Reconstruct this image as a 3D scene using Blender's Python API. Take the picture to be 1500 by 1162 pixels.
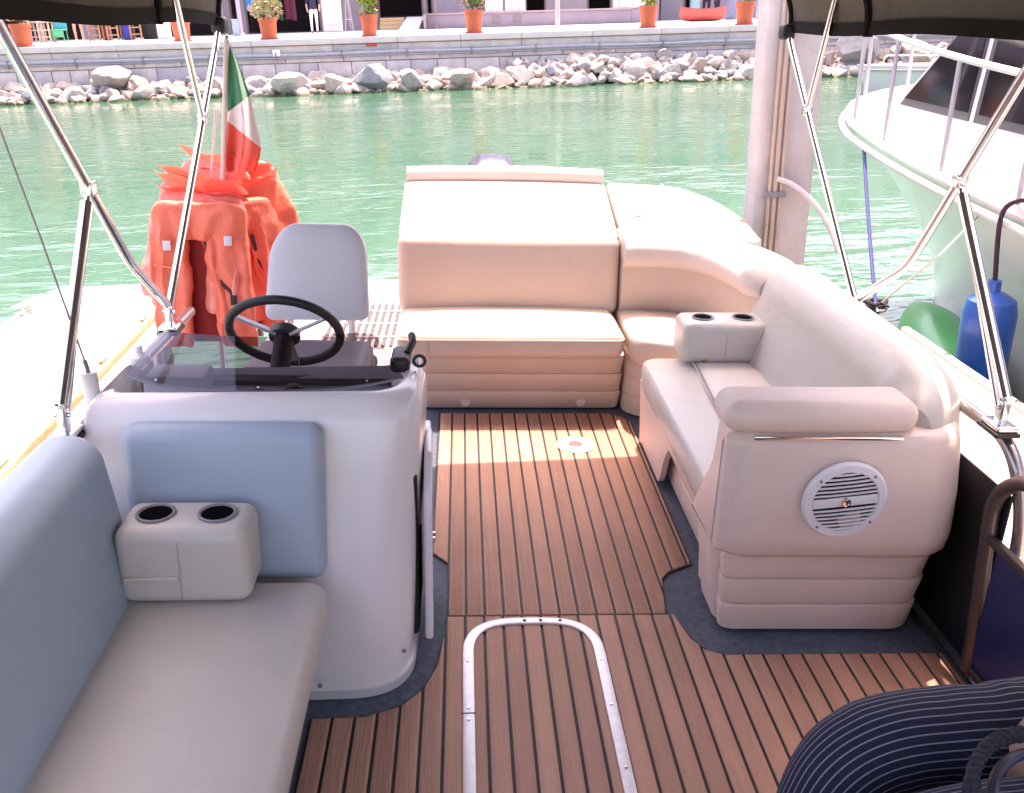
import bpy, bmesh, math, random
from mathutils import Vector, Matrix, noise
random.seed(7)
for o in list(bpy.data.objects): bpy.data.objects.remove(o)
S = bpy.context.scene
C = S.collection
PI = math.pi
rad = math.radians

# ------------------------------------------------------------------ camera, sky, sun, exposure
F_PX, CX, CY = 1350.0, 750.0, 581.0            # measured on the 1500 x 1162 photograph

def axes(yaw, pitch, roll):                     # camera axes (right, up, forward) in a frame
    y, p, r = rad(yaw), rad(pitch), rad(roll)
    f = Vector((math.sin(y)*math.cos(p), math.cos(y)*math.cos(p), -math.sin(p)))
    rt = Vector((math.cos(y), -math.sin(y), 0)); up = rt.cross(f)
    c, s = math.cos(r), math.sin(r)
    return Matrix((c*rt+s*up, -s*rt+c*up, f))
M_BOAT = axes(3.4, 21.8, 1.4)                   # camera seen from the boat (which lists a little)
M_WORLD = axes(3.4, 22.7, -1.7)                 # camera seen from the level world
CAM_B, CAM_W = Vector((0, 0, 1.7)), Vector((0, 0, 2.25))
BOAT = Matrix.Translation(CAM_W) @ (M_WORLD.transposed() @ M_BOAT).to_4x4() @ Matrix.Translation(-CAM_B)
WORLD = Matrix.Identity(4)

cd = bpy.data.cameras.new('camera'); cam = bpy.data.objects.new('camera', cd); C.objects.link(cam)
cd.sensor_width = 36.0; cd.lens = 36.0*F_PX/1500.0; cd.clip_start = 0.05; cd.clip_end = 2000
rt, up, fw = M_WORLD[0], M_WORLD[1], M_WORLD[2]
cam.matrix_world = Matrix.Translation(CAM_W) @ Matrix((rt, up, -fw)).transposed().to_4x4()
S.camera = cam
S.render.resolution_x, S.render.resolution_y = 1024, 793

SUN_EL, SUN_AZ = 69.5, 20.0
w = bpy.data.worlds.new('World'); S.world = w; w.use_nodes = True
nt = w.node_tree; bg = nt.nodes['Background']
sky = nt.nodes.new('ShaderNodeTexSky'); sky.sky_type = 'NISHITA'; sky.sun_disc = False
sky.sun_elevation = rad(SUN_EL); sky.sun_rotation = rad(SUN_AZ); sky.air_density = 1.0; sky.dust_density = 3.5; sky.ozone_density = 0.6
nt.links.new(sky.outputs[0], bg.inputs[0]); bg.inputs[1].default_value = 0.15
sl = bpy.data.lights.new('sun', 'SUN'); sl.energy = 2.05; sl.angle = rad(0.6); sl.color = (1.0, 0.955, 0.92)
so = bpy.data.objects.new('sun', sl); C.objects.link(so)
sd = Vector((math.sin(rad(SUN_AZ))*math.cos(rad(SUN_EL)), math.cos(rad(SUN_AZ))*math.cos(rad(SUN_EL)), math.sin(rad(SUN_EL))))
so.rotation_euler = sd.to_track_quat('Z', 'Y').to_euler(); so.location = (0, 20, 40)
S.view_settings.view_transform = 'Standard'; S.view_settings.look = 'None'
S.view_settings.exposure = 2.42; S.view_settings.gamma = 1.0; S.view_settings.use_curve_mapping = False
S.view_settings.use_white_balance = True; S.view_settings.white_balance_temperature = 7800; S.view_settings.white_balance_tint = 28

# pixel -> point on a plane, in the boat's or the world's frame
def _ray(M, x, y): return M.transposed() @ Vector(((x-CX)/F_PX, (CY-y)/F_PX, 1.0))
def bz(x, y, z): d = _ray(M_BOAT, x, y); return CAM_B + d*((z-CAM_B.z)/d.z)
def bx(x, y, X): d = _ray(M_BOAT, x, y); return CAM_B + d*(X/d.x)
def by(x, y, Y): d = _ray(M_BOAT, x, y); return CAM_B + d*(Y/d.y)
def wz(x, y, z): d = _ray(M_WORLD, x, y); return CAM_W + d*((z-CAM_W.z)/d.z)
def wy(x, y, Y): d = _ray(M_WORLD, x, y); return CAM_W + d*(Y/d.y)

# ------------------------------------------------------------------ materials
MATS = {}
def mat(name, col, rough=0.5, metal=0.0, var=0.12, vscale=6.0, bump=0.0, bscale=60.0, spec=0.5, coat=0.0, col2=None, emit=None, stretch=(1,1,1)):
    if name in MATS: return MATS[name]
    m = bpy.data.materials.new(name); m.use_nodes = True; n = m.node_tree.nodes; L = m.node_tree.links
    b = n['Principled BSDF']; b.inputs['Roughness'].default_value = rough; b.inputs['Metallic'].default_value = metal
    b.inputs['Specular IOR Level'].default_value = spec; b.inputs['Coat Weight'].default_value = coat; b.inputs['Coat Roughness'].default_value = 0.1
    tc = n.new('ShaderNodeTexCoord'); mp = n.new('ShaderNodeMapping'); mp.inputs['Scale'].default_value = stretch
    L.new(tc.outputs['Object'], mp.inputs[0])
    nz = n.new('ShaderNodeTexNoise'); nz.inputs['Scale'].default_value = vscale; nz.inputs['Detail'].default_value = 6; nz.inputs['Roughness'].default_value = 0.65
    L.new(mp.outputs[0], nz.inputs['Vector'])
    cr = n.new('ShaderNodeValToRGB'); cr.color_ramp.elements[0].position = 0.3; cr.color_ramp.elements[1].position = 0.7
    c2 = col2 if col2 else tuple(c*(1-var) for c in col)
    c1 = col if col2 else tuple(min(1, c*(1+var*0.5)) for c in col)
    cr.color_ramp.elements[0].color = (*c2, 1); cr.color_ramp.elements[1].color = (*c1, 1)
    L.new(nz.outputs[0], cr.inputs[0]); L.new(cr.outputs[0], b.inputs['Base Color'])
    rr = n.new('ShaderNodeMapRange'); rr.inputs[3].default_value = max(0, rough*0.85); rr.inputs[4].default_value = min(1, rough*1.15+0.02)
    L.new(nz.outputs[0], rr.inputs[0]); L.new(rr.outputs[0], b.inputs['Roughness'])
    if bump:
        bn = n.new('ShaderNodeTexNoise'); bn.inputs['Scale'].default_value = bscale; bn.inputs['Detail'].default_value = 4; L.new(mp.outputs[0], bn.inputs['Vector'])
        bp = n.new('ShaderNodeBump'); bp.inputs['Strength'].default_value = bump; bp.inputs['Distance'].default_value = 0.01
        L.new(bn.outputs[0], bp.inputs['Height']); L.new(bp.outputs[0], b.inputs['Normal'])
    if emit: b.inputs['Emission Color'].default_value = (*emit, 1); b.inputs['Emission Strength'].default_value = 1
    MATS[name] = m; return m

def wrinkle_vinyl(name, col, col2, rough=0.42):
    m = mat(name, col, rough, col2=col2, vscale=3.0, bump=0.05, bscale=350)
    n = m.node_tree.nodes; L = m.node_tree.links; b = n['Principled BSDF']
    bp = [q for q in n if q.type == 'BUMP'][0]
    tc = [q for q in n if q.type == 'TEX_COORD'][0]
    wn = n.new('ShaderNodeTexNoise'); wn.inputs['Scale'].default_value = 5; wn.inputs['Detail'].default_value = 3; wn.inputs['Distortion'].default_value = 1.2
    L.new(tc.outputs['Object'], wn.inputs['Vector'])
    b2 = n.new('ShaderNodeBump'); b2.inputs['Strength'].default_value = 0.38; b2.inputs['Distance'].default_value = 0.012
    L.new(wn.outputs[0], b2.inputs['Height']); L.new(bp.outputs[0], b2.inputs['Normal']); L.new(b2.outputs[0], b.inputs['Normal'])
    return m
VINYL = wrinkle_vinyl('cream_vinyl', (0.60, 0.475, 0.395), (0.545, 0.425, 0.35))
VINYL_S = wrinkle_vinyl('sofa_vinyl', (0.78, 0.61, 0.525), (0.72, 0.555, 0.47))
VINYL_L = wrinkle_vinyl('pale_vinyl', (0.66, 0.56, 0.50), (0.61, 0.51, 0.45))
VINYL_G = wrinkle_vinyl('grey_beige_vinyl', (0.585, 0.545, 0.49), (0.525, 0.49, 0.44), 0.36)
VINYL_B = wrinkle_vinyl('blue_grey_vinyl', (0.365, 0.455, 0.545), (0.33, 0.41, 0.495), 0.42)
CHAIR_G = wrinkle_vinyl('chair_grey', (0.62, 0.62, 0.66), (0.57, 0.57, 0.61))
WHITE_F = mat('white_fibreglass', (0.78, 0.73, 0.73), 0.25, var=0.05, vscale=3, coat=0.3)
WHITE_H = mat('yacht_gelcoat', (0.68, 0.64, 0.62), 0.22, var=0.06, vscale=1.5, coat=0.4)
WHITE_P = mat('white_plastic', (0.80, 0.78, 0.78), 0.35, var=0.05)
CHROME = mat('stainless', (0.80, 0.78, 0.77), 0.13, metal=1, var=0.05, vscale=20)
ALU = mat('brushed_aluminium', (0.74, 0.72, 0.72), 0.38, metal=0.85, var=0.12, vscale=40, stretch=(1, 0.05, 1))
DARKTUBE = mat('bronze_tube', (0.12, 0.09, 0.08), 0.35, metal=0.6)
BLACK = mat('black_rubber', (0.015, 0.014, 0.015), 0.5)
GREYPL = mat('grey_plastic', (0.22, 0.22, 0.25), 0.45)
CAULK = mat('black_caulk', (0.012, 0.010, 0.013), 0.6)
CARPET = mat('navy_carpet', (0.13, 0.16, 0.215), 0.6, col2=(0.065, 0.078, 0.105), vscale=45, bump=0.6, bscale=400, spec=0.35)
PANEL_N = mat('navy_panel', (0.015, 0.024, 0.11), 0.35, var=0.15)
PANEL_K = mat('black_panel', (0.02, 0.018, 0.02), 0.4)
CANVAS = mat('canvas_under', (0.125, 0.113, 0.098), 0.9, var=0.25, vscale=5, bump=0.3, bscale=30, spec=0.2)
CANVAS_D = mat('canvas_hem', (0.012, 0.010, 0.010), 0.9, spec=0.2)
TEAKS = []
for i, t in enumerate((1.0, 0.90, 1.08, 0.95)):
    m = mat('teak_%d' % i, (0.52*t, 0.285*t, 0.20*t), 0.62, col2=(0.44*t, 0.232*t, 0.160*t), vscale=14, stretch=(6, 0.25, 1), bump=0.35, bscale=40, spec=0.3)
    n_ = m.node_tree.nodes; L_ = m.node_tree.links            # broad scuffs and footmarks
    tc_ = [q for q in n_ if q.type == 'TEX_COORD'][0]; cr_ = [q for q in n_ if q.type == 'VALTORGB'][0]; bs_ = n_['Principled BSDF']
    sn = n_.new('ShaderNodeTexNoise'); sn.inputs['Scale'].default_value = 2.6; sn.inputs['Detail'].default_value = 5; sn.inputs['Roughness'].default_value = 0.7
    L_.new(tc_.outputs['Object'], sn.inputs['Vector'])
    sr = n_.new('ShaderNodeMapRange'); sr.inputs[1].default_value = 0.35; sr.inputs[2].default_value = 0.7; sr.inputs[3].default_value = 0.90; sr.inputs[4].default_value = 1.08
    L_.new(sn.outputs[0], sr.inputs[0])
    mx = n_.new('ShaderNodeVectorMath'); mx.operation = 'SCALE'; L_.new(cr_.outputs[0], mx.inputs[0]); L_.new(sr.outputs[0], mx.inputs['Scale']); L_.new(mx.outputs[0], bs_.inputs['Base Color'])
    TEAKS.append(m)
DOCKM = mat('sun_bleached_dock', (0.50, 0.46, 0.42), 0.85, var=0.14, vscale=5, bump=0.4, bscale=50)
RUST = mat('weathered_timber_edge', (0.60, 0.42, 0.25), 0.85, col2=(0.42, 0.26, 0.13), vscale=7, stretch=(1, 0.3, 1), bump=0.4)
CONC = mat('pale_concrete', (0.56, 0.50, 0.48), 0.9, var=0.2, vscale=3, bump=0.5, bscale=25)
PAVE = mat('promenade_paving', (0.48, 0.43, 0.43), 0.85, var=0.08, vscale=1)
ORANGE = mat('orange_nylon', (0.95, 0.20, 0.12), 0.5, col2=(0.90, 0.15, 0.085), vscale=9, bump=0.5, bscale=28)
PINKOR = mat('pink_orange_nylon', (0.93, 0.31, 0.25), 0.55, col2=(0.88, 0.24, 0.18), vscale=8, bump=0.5, bscale=28)
TERRA = mat('terracotta', (0.60, 0.13, 0.06), 0.7, var=0.15)
ROPEK = mat('black_rope', (0.02, 0.018, 0.03), 0.8, bump=0.6, bscale=200)
ROPEN = mat('navy_rope', (0.03, 0.03, 0.16), 0.7)
ROPEW = mat('pale_rope', (0.6, 0.52, 0.45), 0.8)
ROPEB = mat('braided_navy_rope', (0.018, 0.018, 0.035), 0.7, bump=0.7, bscale=260)
SKIN = mat('skin', (0.50, 0.28, 0.19), 0.55, var=0.06)
HAIR = mat('dark_hair', (0.02, 0.013, 0.01), 0.5)

def plain(name, col, rough=0.6, **k): return mat(name, col, rough, **k)

# ------------------------------------------------------------------ mesh helpers: shapes are (verts, faces)
BASE = {}
def setp(o, label=None, cat=None, group=None, kind=None):
    if label: o['label'] = label
    if cat: o['category'] = cat
    if group: o['group'] = group
    if kind: o['kind'] = kind
    return o
def thing(name, label, cat, base, group=None, frame=None, kind=None):
    o = bpy.data.objects.new(name, None); C.objects.link(o); o.empty_display_size = 0.1
    o.matrix_world = (BOAT if frame is None else frame) @ Matrix.Translation(Vector(base))
    BASE[o.name] = Vector(base); return setp(o, label, cat, group, kind)
def root(o):
    while o.parent: o = o.parent
    return o
def mesh(name, shape, m, parent=None, frame=None, sharp=38, label=None, cat=None, group=None, kind=None, fm=None):
    vs, fs = shape; vs = [Vector(v) for v in vs]
    if parent is not None: base = BASE[root(parent).name]
    else:
        lo = [min(v[i] for v in vs) for i in range(3)]; hi = [max(v[i] for v in vs) for i in range(3)]
        base = Vector(((lo[0]+hi[0])/2, (lo[1]+hi[1])/2, lo[2]))
    me = bpy.data.meshes.new(name); me.from_pydata([v-base for v in vs], [], fs)
    for q in (m if isinstance(m, (list, tuple)) else [m]): me.materials.append(q)
    if fm: me.polygons.foreach_set('material_index', fm)
    bm = bmesh.new(); bm.from_mesh(me); bmesh.ops.recalc_face_normals(bm, faces=bm.faces); bm.to_mesh(me); bm.free()
    if fm: me.polygons.foreach_set('material_index', fm)
    me.polygons.foreach_set('use_smooth', [True]*len(me.polygons)); me.set_sharp_from_angle(angle=rad(sharp)); me.update()
    o = bpy.data.objects.new(name, me); C.objects.link(o)
    if parent is not None: o.parent = parent
    else: o.matrix_world = (BOAT if frame is None else frame) @ Matrix.Translation(base); BASE[o.name] = base
    return setp(o, label, cat, group, kind)
def copy_tree(o, parent=None):
    c = o.copy(); C.objects.link(c)
    if parent is not None: c.parent = parent
    for ch in list(o.children): copy_tree(ch, c)
    return c
def join(shapes):
    V, Fc = [], []
    for vs, fs in shapes:
        k = len(V); V += [Vector(v) for v in vs]; Fc += [tuple(i+k for i in f) for f in fs]
    return V, Fc
def xf(shape, M): return [M @ Vector(v) for v in shape[0]], shape[1]
def mv(shape, d): d = Vector(d); return [Vector(v)+d for v in shape[0]], shape[1]
def warp(shape, fn): return [Vector(fn(Vector(v))) for v in shape[0]], shape[1]

def rbox(sx, sy, sz, r=0.01, n=2, puff=(0, 0, 0), inner=0):
    """rounded box centred on the origin; puff bulges the faces"""
    h = Vector((sx/2, sy/2, sz/2)); r = min(r, h.x, h.y, h.z)*0.999
    def line(a):
        seg = [(-a)+r*k/n*1.0 for k in range(n+1)]
        k = inner if inner else max(1, min(10, int((2*a-2*r)/0.07)))
        mid = [-a+r+(2*a-2*r)*j/k for j in range(1, k)]
        return seg+mid+[-q for q in reversed(seg)]
    ls = [line(h.x), line(h.y), line(h.z)]
    idx, V, Fc = {}, [], []
    def vid(i, j, k):
        if (i, j, k) not in idx:
            p = Vector((ls[0][i], ls[1][j], ls[2][k]))
            q = Vector([max(-h[a]+r, min(h[a]-r, p[a])) for a in range(3)]); d = p-q
            if d.length > 1e-9:
                # even the angular spacing of the rounded edge
                e = Vector([math.tan(min(1, abs(c)/r)*PI/4)*(1 if c >= 0 else -1) if r > 0 else 0 for c in d])
                d = e.normalized()*r; p = q+d
            u = [p[a]/h[a] for a in range(3)]
            b = [max(0, 1-t*t) for t in u]
            p = p+Vector((puff[0]*u[0]*b[1]*b[2], puff[1]*u[1]*b[0]*b[2], puff[2]*u[2]*b[0]*b[1]))
            idx[(i, j, k)] = len(V); V.append(p)
        return idx[(i, j, k)]
    N = [len(l)-1 for l in ls]
    for a in range(3):
        b, c = (a+1) % 3, (a+2) % 3
        for side in (0, N[a]):
            for i in range(N[b]):
                for j in range(N[c]):
                    q = []
                    for (di, dj) in ((0, 0), (1, 0), (1, 1), (0, 1)):
                        t = [0, 0, 0]; t[a] = side; t[b] = i+di; t[c] = j+dj; q.append(vid(*t))
                    Fc.append(tuple(q))
    return V, Fc
def box(x0, x1, y0, y1, z0, z1, r=0.006, n=2, puff=(0, 0, 0), inner=0):
    return mv(rbox(abs(x1-x0), abs(y1-y0), abs(z1-z0), r, n, puff, inner), ((x0+x1)/2, (y0+y1)/2, (z0+z1)/2))
def hardbox(x0, x1, y0, y1, z0, z1):
    V = [(x, y, z) for x in (x0, x1) for y in (y0, y1) for z in (z0, z1)]
    return V, [(0, 1, 3, 2), (4, 6, 7, 5), (0, 4, 5, 1), (2, 3, 7, 6), (0, 2, 6, 4), (1, 5, 7, 3)]
def smooth_path(pts, k=6):
    P = [Vector(p) for p in pts]
    if len(P) < 3: return P
    out = []
    for i in range(len(P)-1):
        p0, p1, p2, p3 = P[max(0, i-1)], P[i], P[i+1], P[min(len(P)-1, i+2)]
        for j in range(k):
            t = j/k
            out.append(0.5*((2*p1)+(p2-p0)*t+(2*p0-5*p1+4*p2-p3)*t*t+(3*p1-p0-3*p2+p3)*t**3))
    out.append(P[-1]); return out
def fillet(pts, r, k=5):
    P = [Vector(p) for p in pts]; out = [P[0]]
    for i in range(1, len(P)-1):
        a, b, c = P[i-1], P[i], P[i+1]; u = (a-b); v = (c-b); t = min(r, u.length*0.48, v.length*0.48); u.normalize(); v.normalize()
        s, e = b+u*t, b+v*t
        for j in range(k+1):
            q = j/k; out.append((1-q)**2*s+2*q*(1-q)*b+q*q*e)
    out.append(P[-1]); return out
def sweep(path, section, closed=False, upv=(0, 0, 1), cap=True, fixed=False):
    """sweep section(t)->list of (side, up) along path"""
    P = [Vector(p) for p in path]; n = len(P); V, Fc = [], []
    upv = Vector(upv); prev = None; m = None
    for i, p in enumerate(P):
        if closed: t = P[(i+1) % n]-P[i-1]
        else: t = P[min(n-1, i+1)]-P[max(0, i-1)]
        t.normalize()
        if prev is None or fixed:
            s = t.cross(upv)
            if s.length < 1e-4: s = t.cross(Vector((1, 0, 0)))
            s.normalize()
        else:
            s = prev-t*prev.dot(t); s.normalize()
        prev = s; u = s.cross(t)
        sec = section(i/(n-1)) if callable(section) else section
        m = len(sec); V += [p+s*a+u*b for a, b in sec]
    R = n if closed else n-1
    for i in range(R):
        for j in range(m):
            a, b = i*m+j, i*m+(j+1) % m; c, d = ((i+1) % n)*m+(j+1) % m, ((i+1) % n)*m+j
            Fc.append((a, b, c, d))
    if cap and not closed: Fc.append(tuple(range(m))); Fc.append(tuple(range((n-1)*m, n*m)))
    return V, Fc
def circ(r, n=10, e=1.0): return [(r*math.cos(2*PI*i/n), r*e*math.sin(2*PI*i/n)) for i in range(n)]
def tube(path, r, n=10, closed=False): return sweep(path, circ(r, n), closed)
def ssec(w, h, n=20, p=3.0):       # superellipse section
    out = []
    for i in range(n):
        a = 2*PI*i/n; c, s = math.cos(a), math.sin(a)
        out.append((w/2*math.copysign(abs(c)**(2/p), c), h/2*math.copysign(abs(s)**(2/p), s)))
    return out
def lathe(prof, c=(0, 0, 0), n=20, ax='z'):
    V, Fc = [], []
    for r, z in prof:
        for i in range(n):
            a = 2*PI*i/n; V.append((r*math.cos(a), r*math.sin(a), z))
    for k in range(len(prof)-1):
        for i in range(n): Fc.append((k*n+i, k*n+(i+1) % n, (k+1)*n+(i+1) % n, (k+1)*n+i))
    Fc.append(tuple(range(n))); Fc.append(tuple(range((len(prof)-1)*n, len(prof)*n)))
    sh = (V, Fc)
    if ax == 'y': sh = xf(sh, Matrix.Rotation(PI/2, 4, 'X'))
    if ax == 'x': sh = xf(sh, Matrix.Rotation(PI/2, 4, 'Y'))
    return mv(sh, c)
def rpoly(pts, rads, seg=6):
    """polygon with rounded corners -> list of 2-D points"""
    n = len(pts); out = []
    for i in range(n):
        b = Vector(pts[i]).to_2d(); a = Vector(pts[i-1]).to_2d(); c = Vector(pts[(i+1) % n]).to_2d()
        r = rads[i] if isinstance(rads, (list, tuple)) else rads
        u, v = (a-b), (c-b); t = min(r, u.length*0.49, v.length*0.49); u.normalize(); v.normalize()
        s, e = b+u*t, b+v*t
        for j in range(seg+1):
            q = j/seg; out.append((1-q)**2*s+2*q*(1-q)*b+q*q*e)
    return out
def loft(loops, cap=True):
    """loops of equal length of 3-D points"""
    m = len(loops[0]); V = [Vector(p) for l in loops for p in l]; Fc = []
    for k in range(len(loops)-1):
        for j in range(m): Fc.append((k*m+j, k*m+(j+1) % m, (k+1)*m+(j+1) % m, (k+1)*m+j))
    if cap: Fc.append(tuple(range(m))); Fc.append(tuple(range((len(loops)-1)*m, len(loops)*m)))
    return V, Fc
def prism(poly, z0, z1, bev=0.0):
    """poly 2-D, extruded, top edge eased by bev"""
    c = sum((Vector(p).to_2d() for p in poly), Vector((0, 0)))/len(poly)
    def lp(z, d):
        out = []
        n = len(poly)
        for i in range(n):
            a, b, e = Vector(poly[i-1]).to_2d(), Vector(poly[i]).to_2d(), Vector(poly[(i+1) % n]).to_2d()
            t = (e-a)
            nrm = Vector((t.y, -t.x))
            if nrm.length > 1e-9: nrm.normalize()
            out.append((b.x-nrm.x*d, b.y-nrm.y*d, z))
        return out
    area = sum(Vector(poly[i-1]).to_2d().cross(Vector(poly[i]).to_2d()) for i in range(len(poly)))
    if area < 0: poly = list(reversed(poly))
    if bev: return loft([lp(z0, 0), lp(z1-bev, 0), lp(z1-bev*0.3, bev*0.3), lp(z1, bev)])
    return loft([lp(z0, 0), lp(z1, 0)])
def grid(nu, nv, fn, close_u=False):
    V = [fn(i/nu, j/nv) for j in range(nv+1) for i in range(nu+(0 if close_u else 1))]
    m = nu if close_u else nu+1; Fc = []
    for j in range(nv):
        for i in range(nu):
            a, b = j*m+i, j*m+(i+1) % m; Fc.append((a, b, b+m, a+m))
    return V, Fc
def thicken(shape, t):
    V, Fc = [Vector(v) for v in shape[0]], shape[1]
    N = [Vector((0, 0, 0)) for _ in V]
    cnt = {}
    for f in Fc:
        nn = (V[f[1]]-V[f[0]]).cross(V[f[2]]-V[f[0]])
        for i in f: N[i] += nn
        for i in range(len(f)):
            e = (f[i], f[(i+1) % len(f)]); k = tuple(sorted(e)); cnt.setdefault(k, []).append(e)
    n = len(V); W = V+[v+(nn.normalized() if nn.length else nn)*t for v, nn in zip(V, N)]
    G = list(Fc)+[tuple(i+n for i in reversed(f)) for f in Fc]
    for k, es in cnt.items():
        if len(es) == 1: a, b = es[0]; G.append((a, a+n, b+n, b))
    return W, G
def screw(parent, p, nrm='z', r=0.006, m=None):
    return mesh('screw', lathe([(r, 0), (r, 0.0015), (r*0.7, 0.003), (0.0005, 0.0032)], p, 8, nrm), m or CHROME, parent)

# ------------------------------------------------------------------ water
def build_water():
    m = bpy.data.materials.new('harbour_water'); m.use_nodes = True; n = m.node_tree.nodes; L = m.node_tree.links
    b = n['Principled BSDF']; b.inputs['Roughness'].default_value = 0.06; b.inputs['IOR'].default_value = 1.33
    tc = n.new('ShaderNodeTexCoord'); mp = n.new('ShaderNodeMapping'); mp.inputs['Scale'].default_value = (0.55, 1.25, 1); L.new(tc.outputs['Object'], mp.inputs[0])
    big = n.new('ShaderNodeTexNoise'); big.inputs['Scale'].default_value = 0.12; big.inputs['Detail'].default_value = 3; L.new(mp.outputs[0], big.inputs['Vector'])
    cr = n.new('ShaderNodeValToRGB'); cr.color_ramp.elements[0].position = 0.3; cr.color_ramp.elements[1].position = 0.75
    cr.color_ramp.elements[0].color = (0.034, 0.112, 0.066, 1); cr.color_ramp.elements[1].color = (0.058, 0.148, 0.094, 1)
    L.new(big.outputs[0], cr.inputs[0]); L.new(cr.outputs[0], b.inputs['Base Color'])
    a = n.new('ShaderNodeTexNoise'); a.inputs['Scale'].default_value = 1.5; a.inputs['Detail'].default_value = 3; a.inputs['Roughness'].default_value = 0.5; a.inputs['Distortion'].default_value = 0.6; L.new(mp.outputs[0], a.inputs['Vector'])
    c = n.new('ShaderNodeTexNoise'); c.inputs['Scale'].default_value = 5.5; c.inputs['Detail'].default_value = 3; c.inputs['Distortion'].default_value = 0.4; L.new(mp.outputs[0], c.inputs['Vector'])
    mx = n.new('ShaderNodeMath'); mx.operation = 'MULTIPLY_ADD'; mx.inputs[1].default_value = 0.20; L.new(c.outputs[0], mx.inputs[0]); L.new(a.outputs[0], mx.inputs[2])
    calm = n.new('ShaderNodeTexNoise'); calm.inputs['Scale'].default_value = 0.22; calm.inputs['Detail'].default_value = 4; calm.inputs['Distortion'].default_value = 1.0; L.new(mp.outputs[0], calm.inputs['Vector'])
    cm = n.new('ShaderNodeMapRange'); cm.inputs[1].default_value = 0.38; cm.inputs[2].default_value = 0.62; cm.inputs[3].default_value = 0.12; cm.inputs[4].default_value = 0.55; L.new(calm.outputs[0], cm.inputs[0])
    bp = n.new('ShaderNodeBump'); L.new(cm.outputs[0], bp.inputs['Strength']); bp.inputs['Distance'].default_value = 0.11; L.new(mx.outputs[0], bp.inputs['Height']); L.new(bp.outputs[0], b.inputs['Normal'])
    sh = ([(-400, -300, 0), (400, -300, 0), (400, 33.5, 0), (-400, 33.5, 0)], [(0, 1, 2, 3)])
    mesh('water', sh, m, frame=WORLD, kind='structure')
    mesh('seabed', ([(-900, -900, -3), (900, -900, -3), (900, 900, -3), (-900, 900, -3)], [(0, 1, 2, 3)]), plain('silt', (0.2, 0.19, 0.14)), frame=WORLD, kind='structure')
build_water()

# ------------------------------------------------------------------ the boat: deck, rails, pontoons
XP, XS = -0.99, 1.46                       # port and starboard rails (boat frame)
boat = thing('pontoon_boat', 'pontoon boat deck with teak-look planks, dark carpet edges and metal side rails', 'boat', (0.2, 2.5, -0.45))
mesh('deck', box(-1.10, 1.56, -2.6, 6.45, -0.09, 0.0, 0.01), CARPET, boat)
mesh('deck_edge_trim', join([box(-1.125, -1.101, -2.6, 6.45, -0.11, 0.005, 0.006), box(1.561, 1.585, -2.6, 6.45, -0.11, 0.005, 0.006)]), ALU, boat)
for X in (-0.62, 1.06):
    mesh('pontoon', tube([(X, -3.0, -0.4), (X, -2.7, -0.4), (X, 6.3, -0.4), (X, 6.5, -0.38)], 0.29, 20), ALU, boat)
# pale aft deck with slatted rubber mat
mesh('aft_deck', box(-1.09, -0.33, 4.12, 6.44, 0.004, 0.012, 0.002), plain('pale_deck_coating', (0.66, 0.62, 0.60), 0.6), boat)
rm = mesh('slatted_mat', box(-0.80, -0.335, 4.93, 5.80, 0.0125, 0.017, 0.002), plain('mat_gap', (0.45, 0.41, 0.40), 0.9), boat)
for i in range(11):
    x = -0.79+i*0.0425
    mesh('slat', box(x, x+0.021, 4.94, 5.79, 0.0175, 0.026, 0.003, 1), plain('mat_slat', (0.06, 0.055, 0.06), 0.8), rm)
for y in (5.1, 5.36, 5.62): mesh('slat_tie', box(-0.80, -0.34, y-0.008, y+0.008, 0.0265, 0.029, 0.001, 1), plain('mat_gap', (0.45, 0.41, 0.40), 0.9), rm)

# teak-look planks
PITCH, GAP = 0.0582, 0.0085
def mat_planks(parent, x0, x1, ylo, yhi, shift, xb):
    k0 = int(math.floor((x0+0.041-shift)/PITCH)); k1 = int(math.ceil((x1+0.041-shift)/PITCH))
    for k in range(k0, k1):
        a = max(x0, -0.041+shift+k*PITCH+GAP/2); b = min(x1, -0.041+shift+(k+1)*PITCH-GAP/2)
        if b-a < 0.006: continue
        xs = sorted(set([a, b]+[t for t in xb if a+0.001 < t < b-0.001]))
        if len(xs) < 5:
            xs = sorted(set(xs+[a+(b-a)*t/4 for t in range(1, 4)]))
        poly = [(x, ylo(x)) for x in xs]+[(x, yhi(x)) for x in reversed(xs)]
        mesh('plank', prism(poly, 0.0045, 0.0095, 0.0012), random.choice(TEAKS), parent)
def lerp(tab):
    def f(x):
        if x <= tab[0][0]: return tab[0][1]
        for (a, u), (b, v) in zip(tab, tab[1:]):
            if x <= b: return u+(v-u)*(x-a)/(b-a) if b > a else v
        return tab[-1][1]
    return f
up_lo = lerp([(-0.10, 2.775), (-0.0405, 2.70), (-0.0404, 2.400), (0.640, 2.400), (0.668, 2.595), (0.70, 2.64), (0.79, 2.69)])
up_hi = lerp([(-0.10, 4.005), (0.70, 4.005), (0.75, 3.97), (0.79, 3.90)])
lo_hi = lerp([(-0.39, 1.948), (-0.25, 1.952), (-0.16, 1.99), (-0.10, 2.06), (-0.065, 2.16), (-0.047, 2.30), (-0.0405, 2.392), (0.665, 2.392), (0.675, 2.34), (0.69, 2.27), (0.72, 2.215), (0.77, 2.19), (1.43, 2.185)])
mat_bm = []
def base_poly(lo, hi, x0, x1, n=60):
    xs = [x0+(x1-x0)*i/n for i in range(n+1)]
    return [(x, lo(x)-0.006) for x in xs]+[(x, hi(x)+0.006) for x in reversed(xs)]
upper = mesh('teak_mat', prism(base_poly(up_lo, up_hi, -0.105, 0.792), 0.001, 0.0052), CAULK, boat, label='aft teak-look mat between the console and the sofa')
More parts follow.
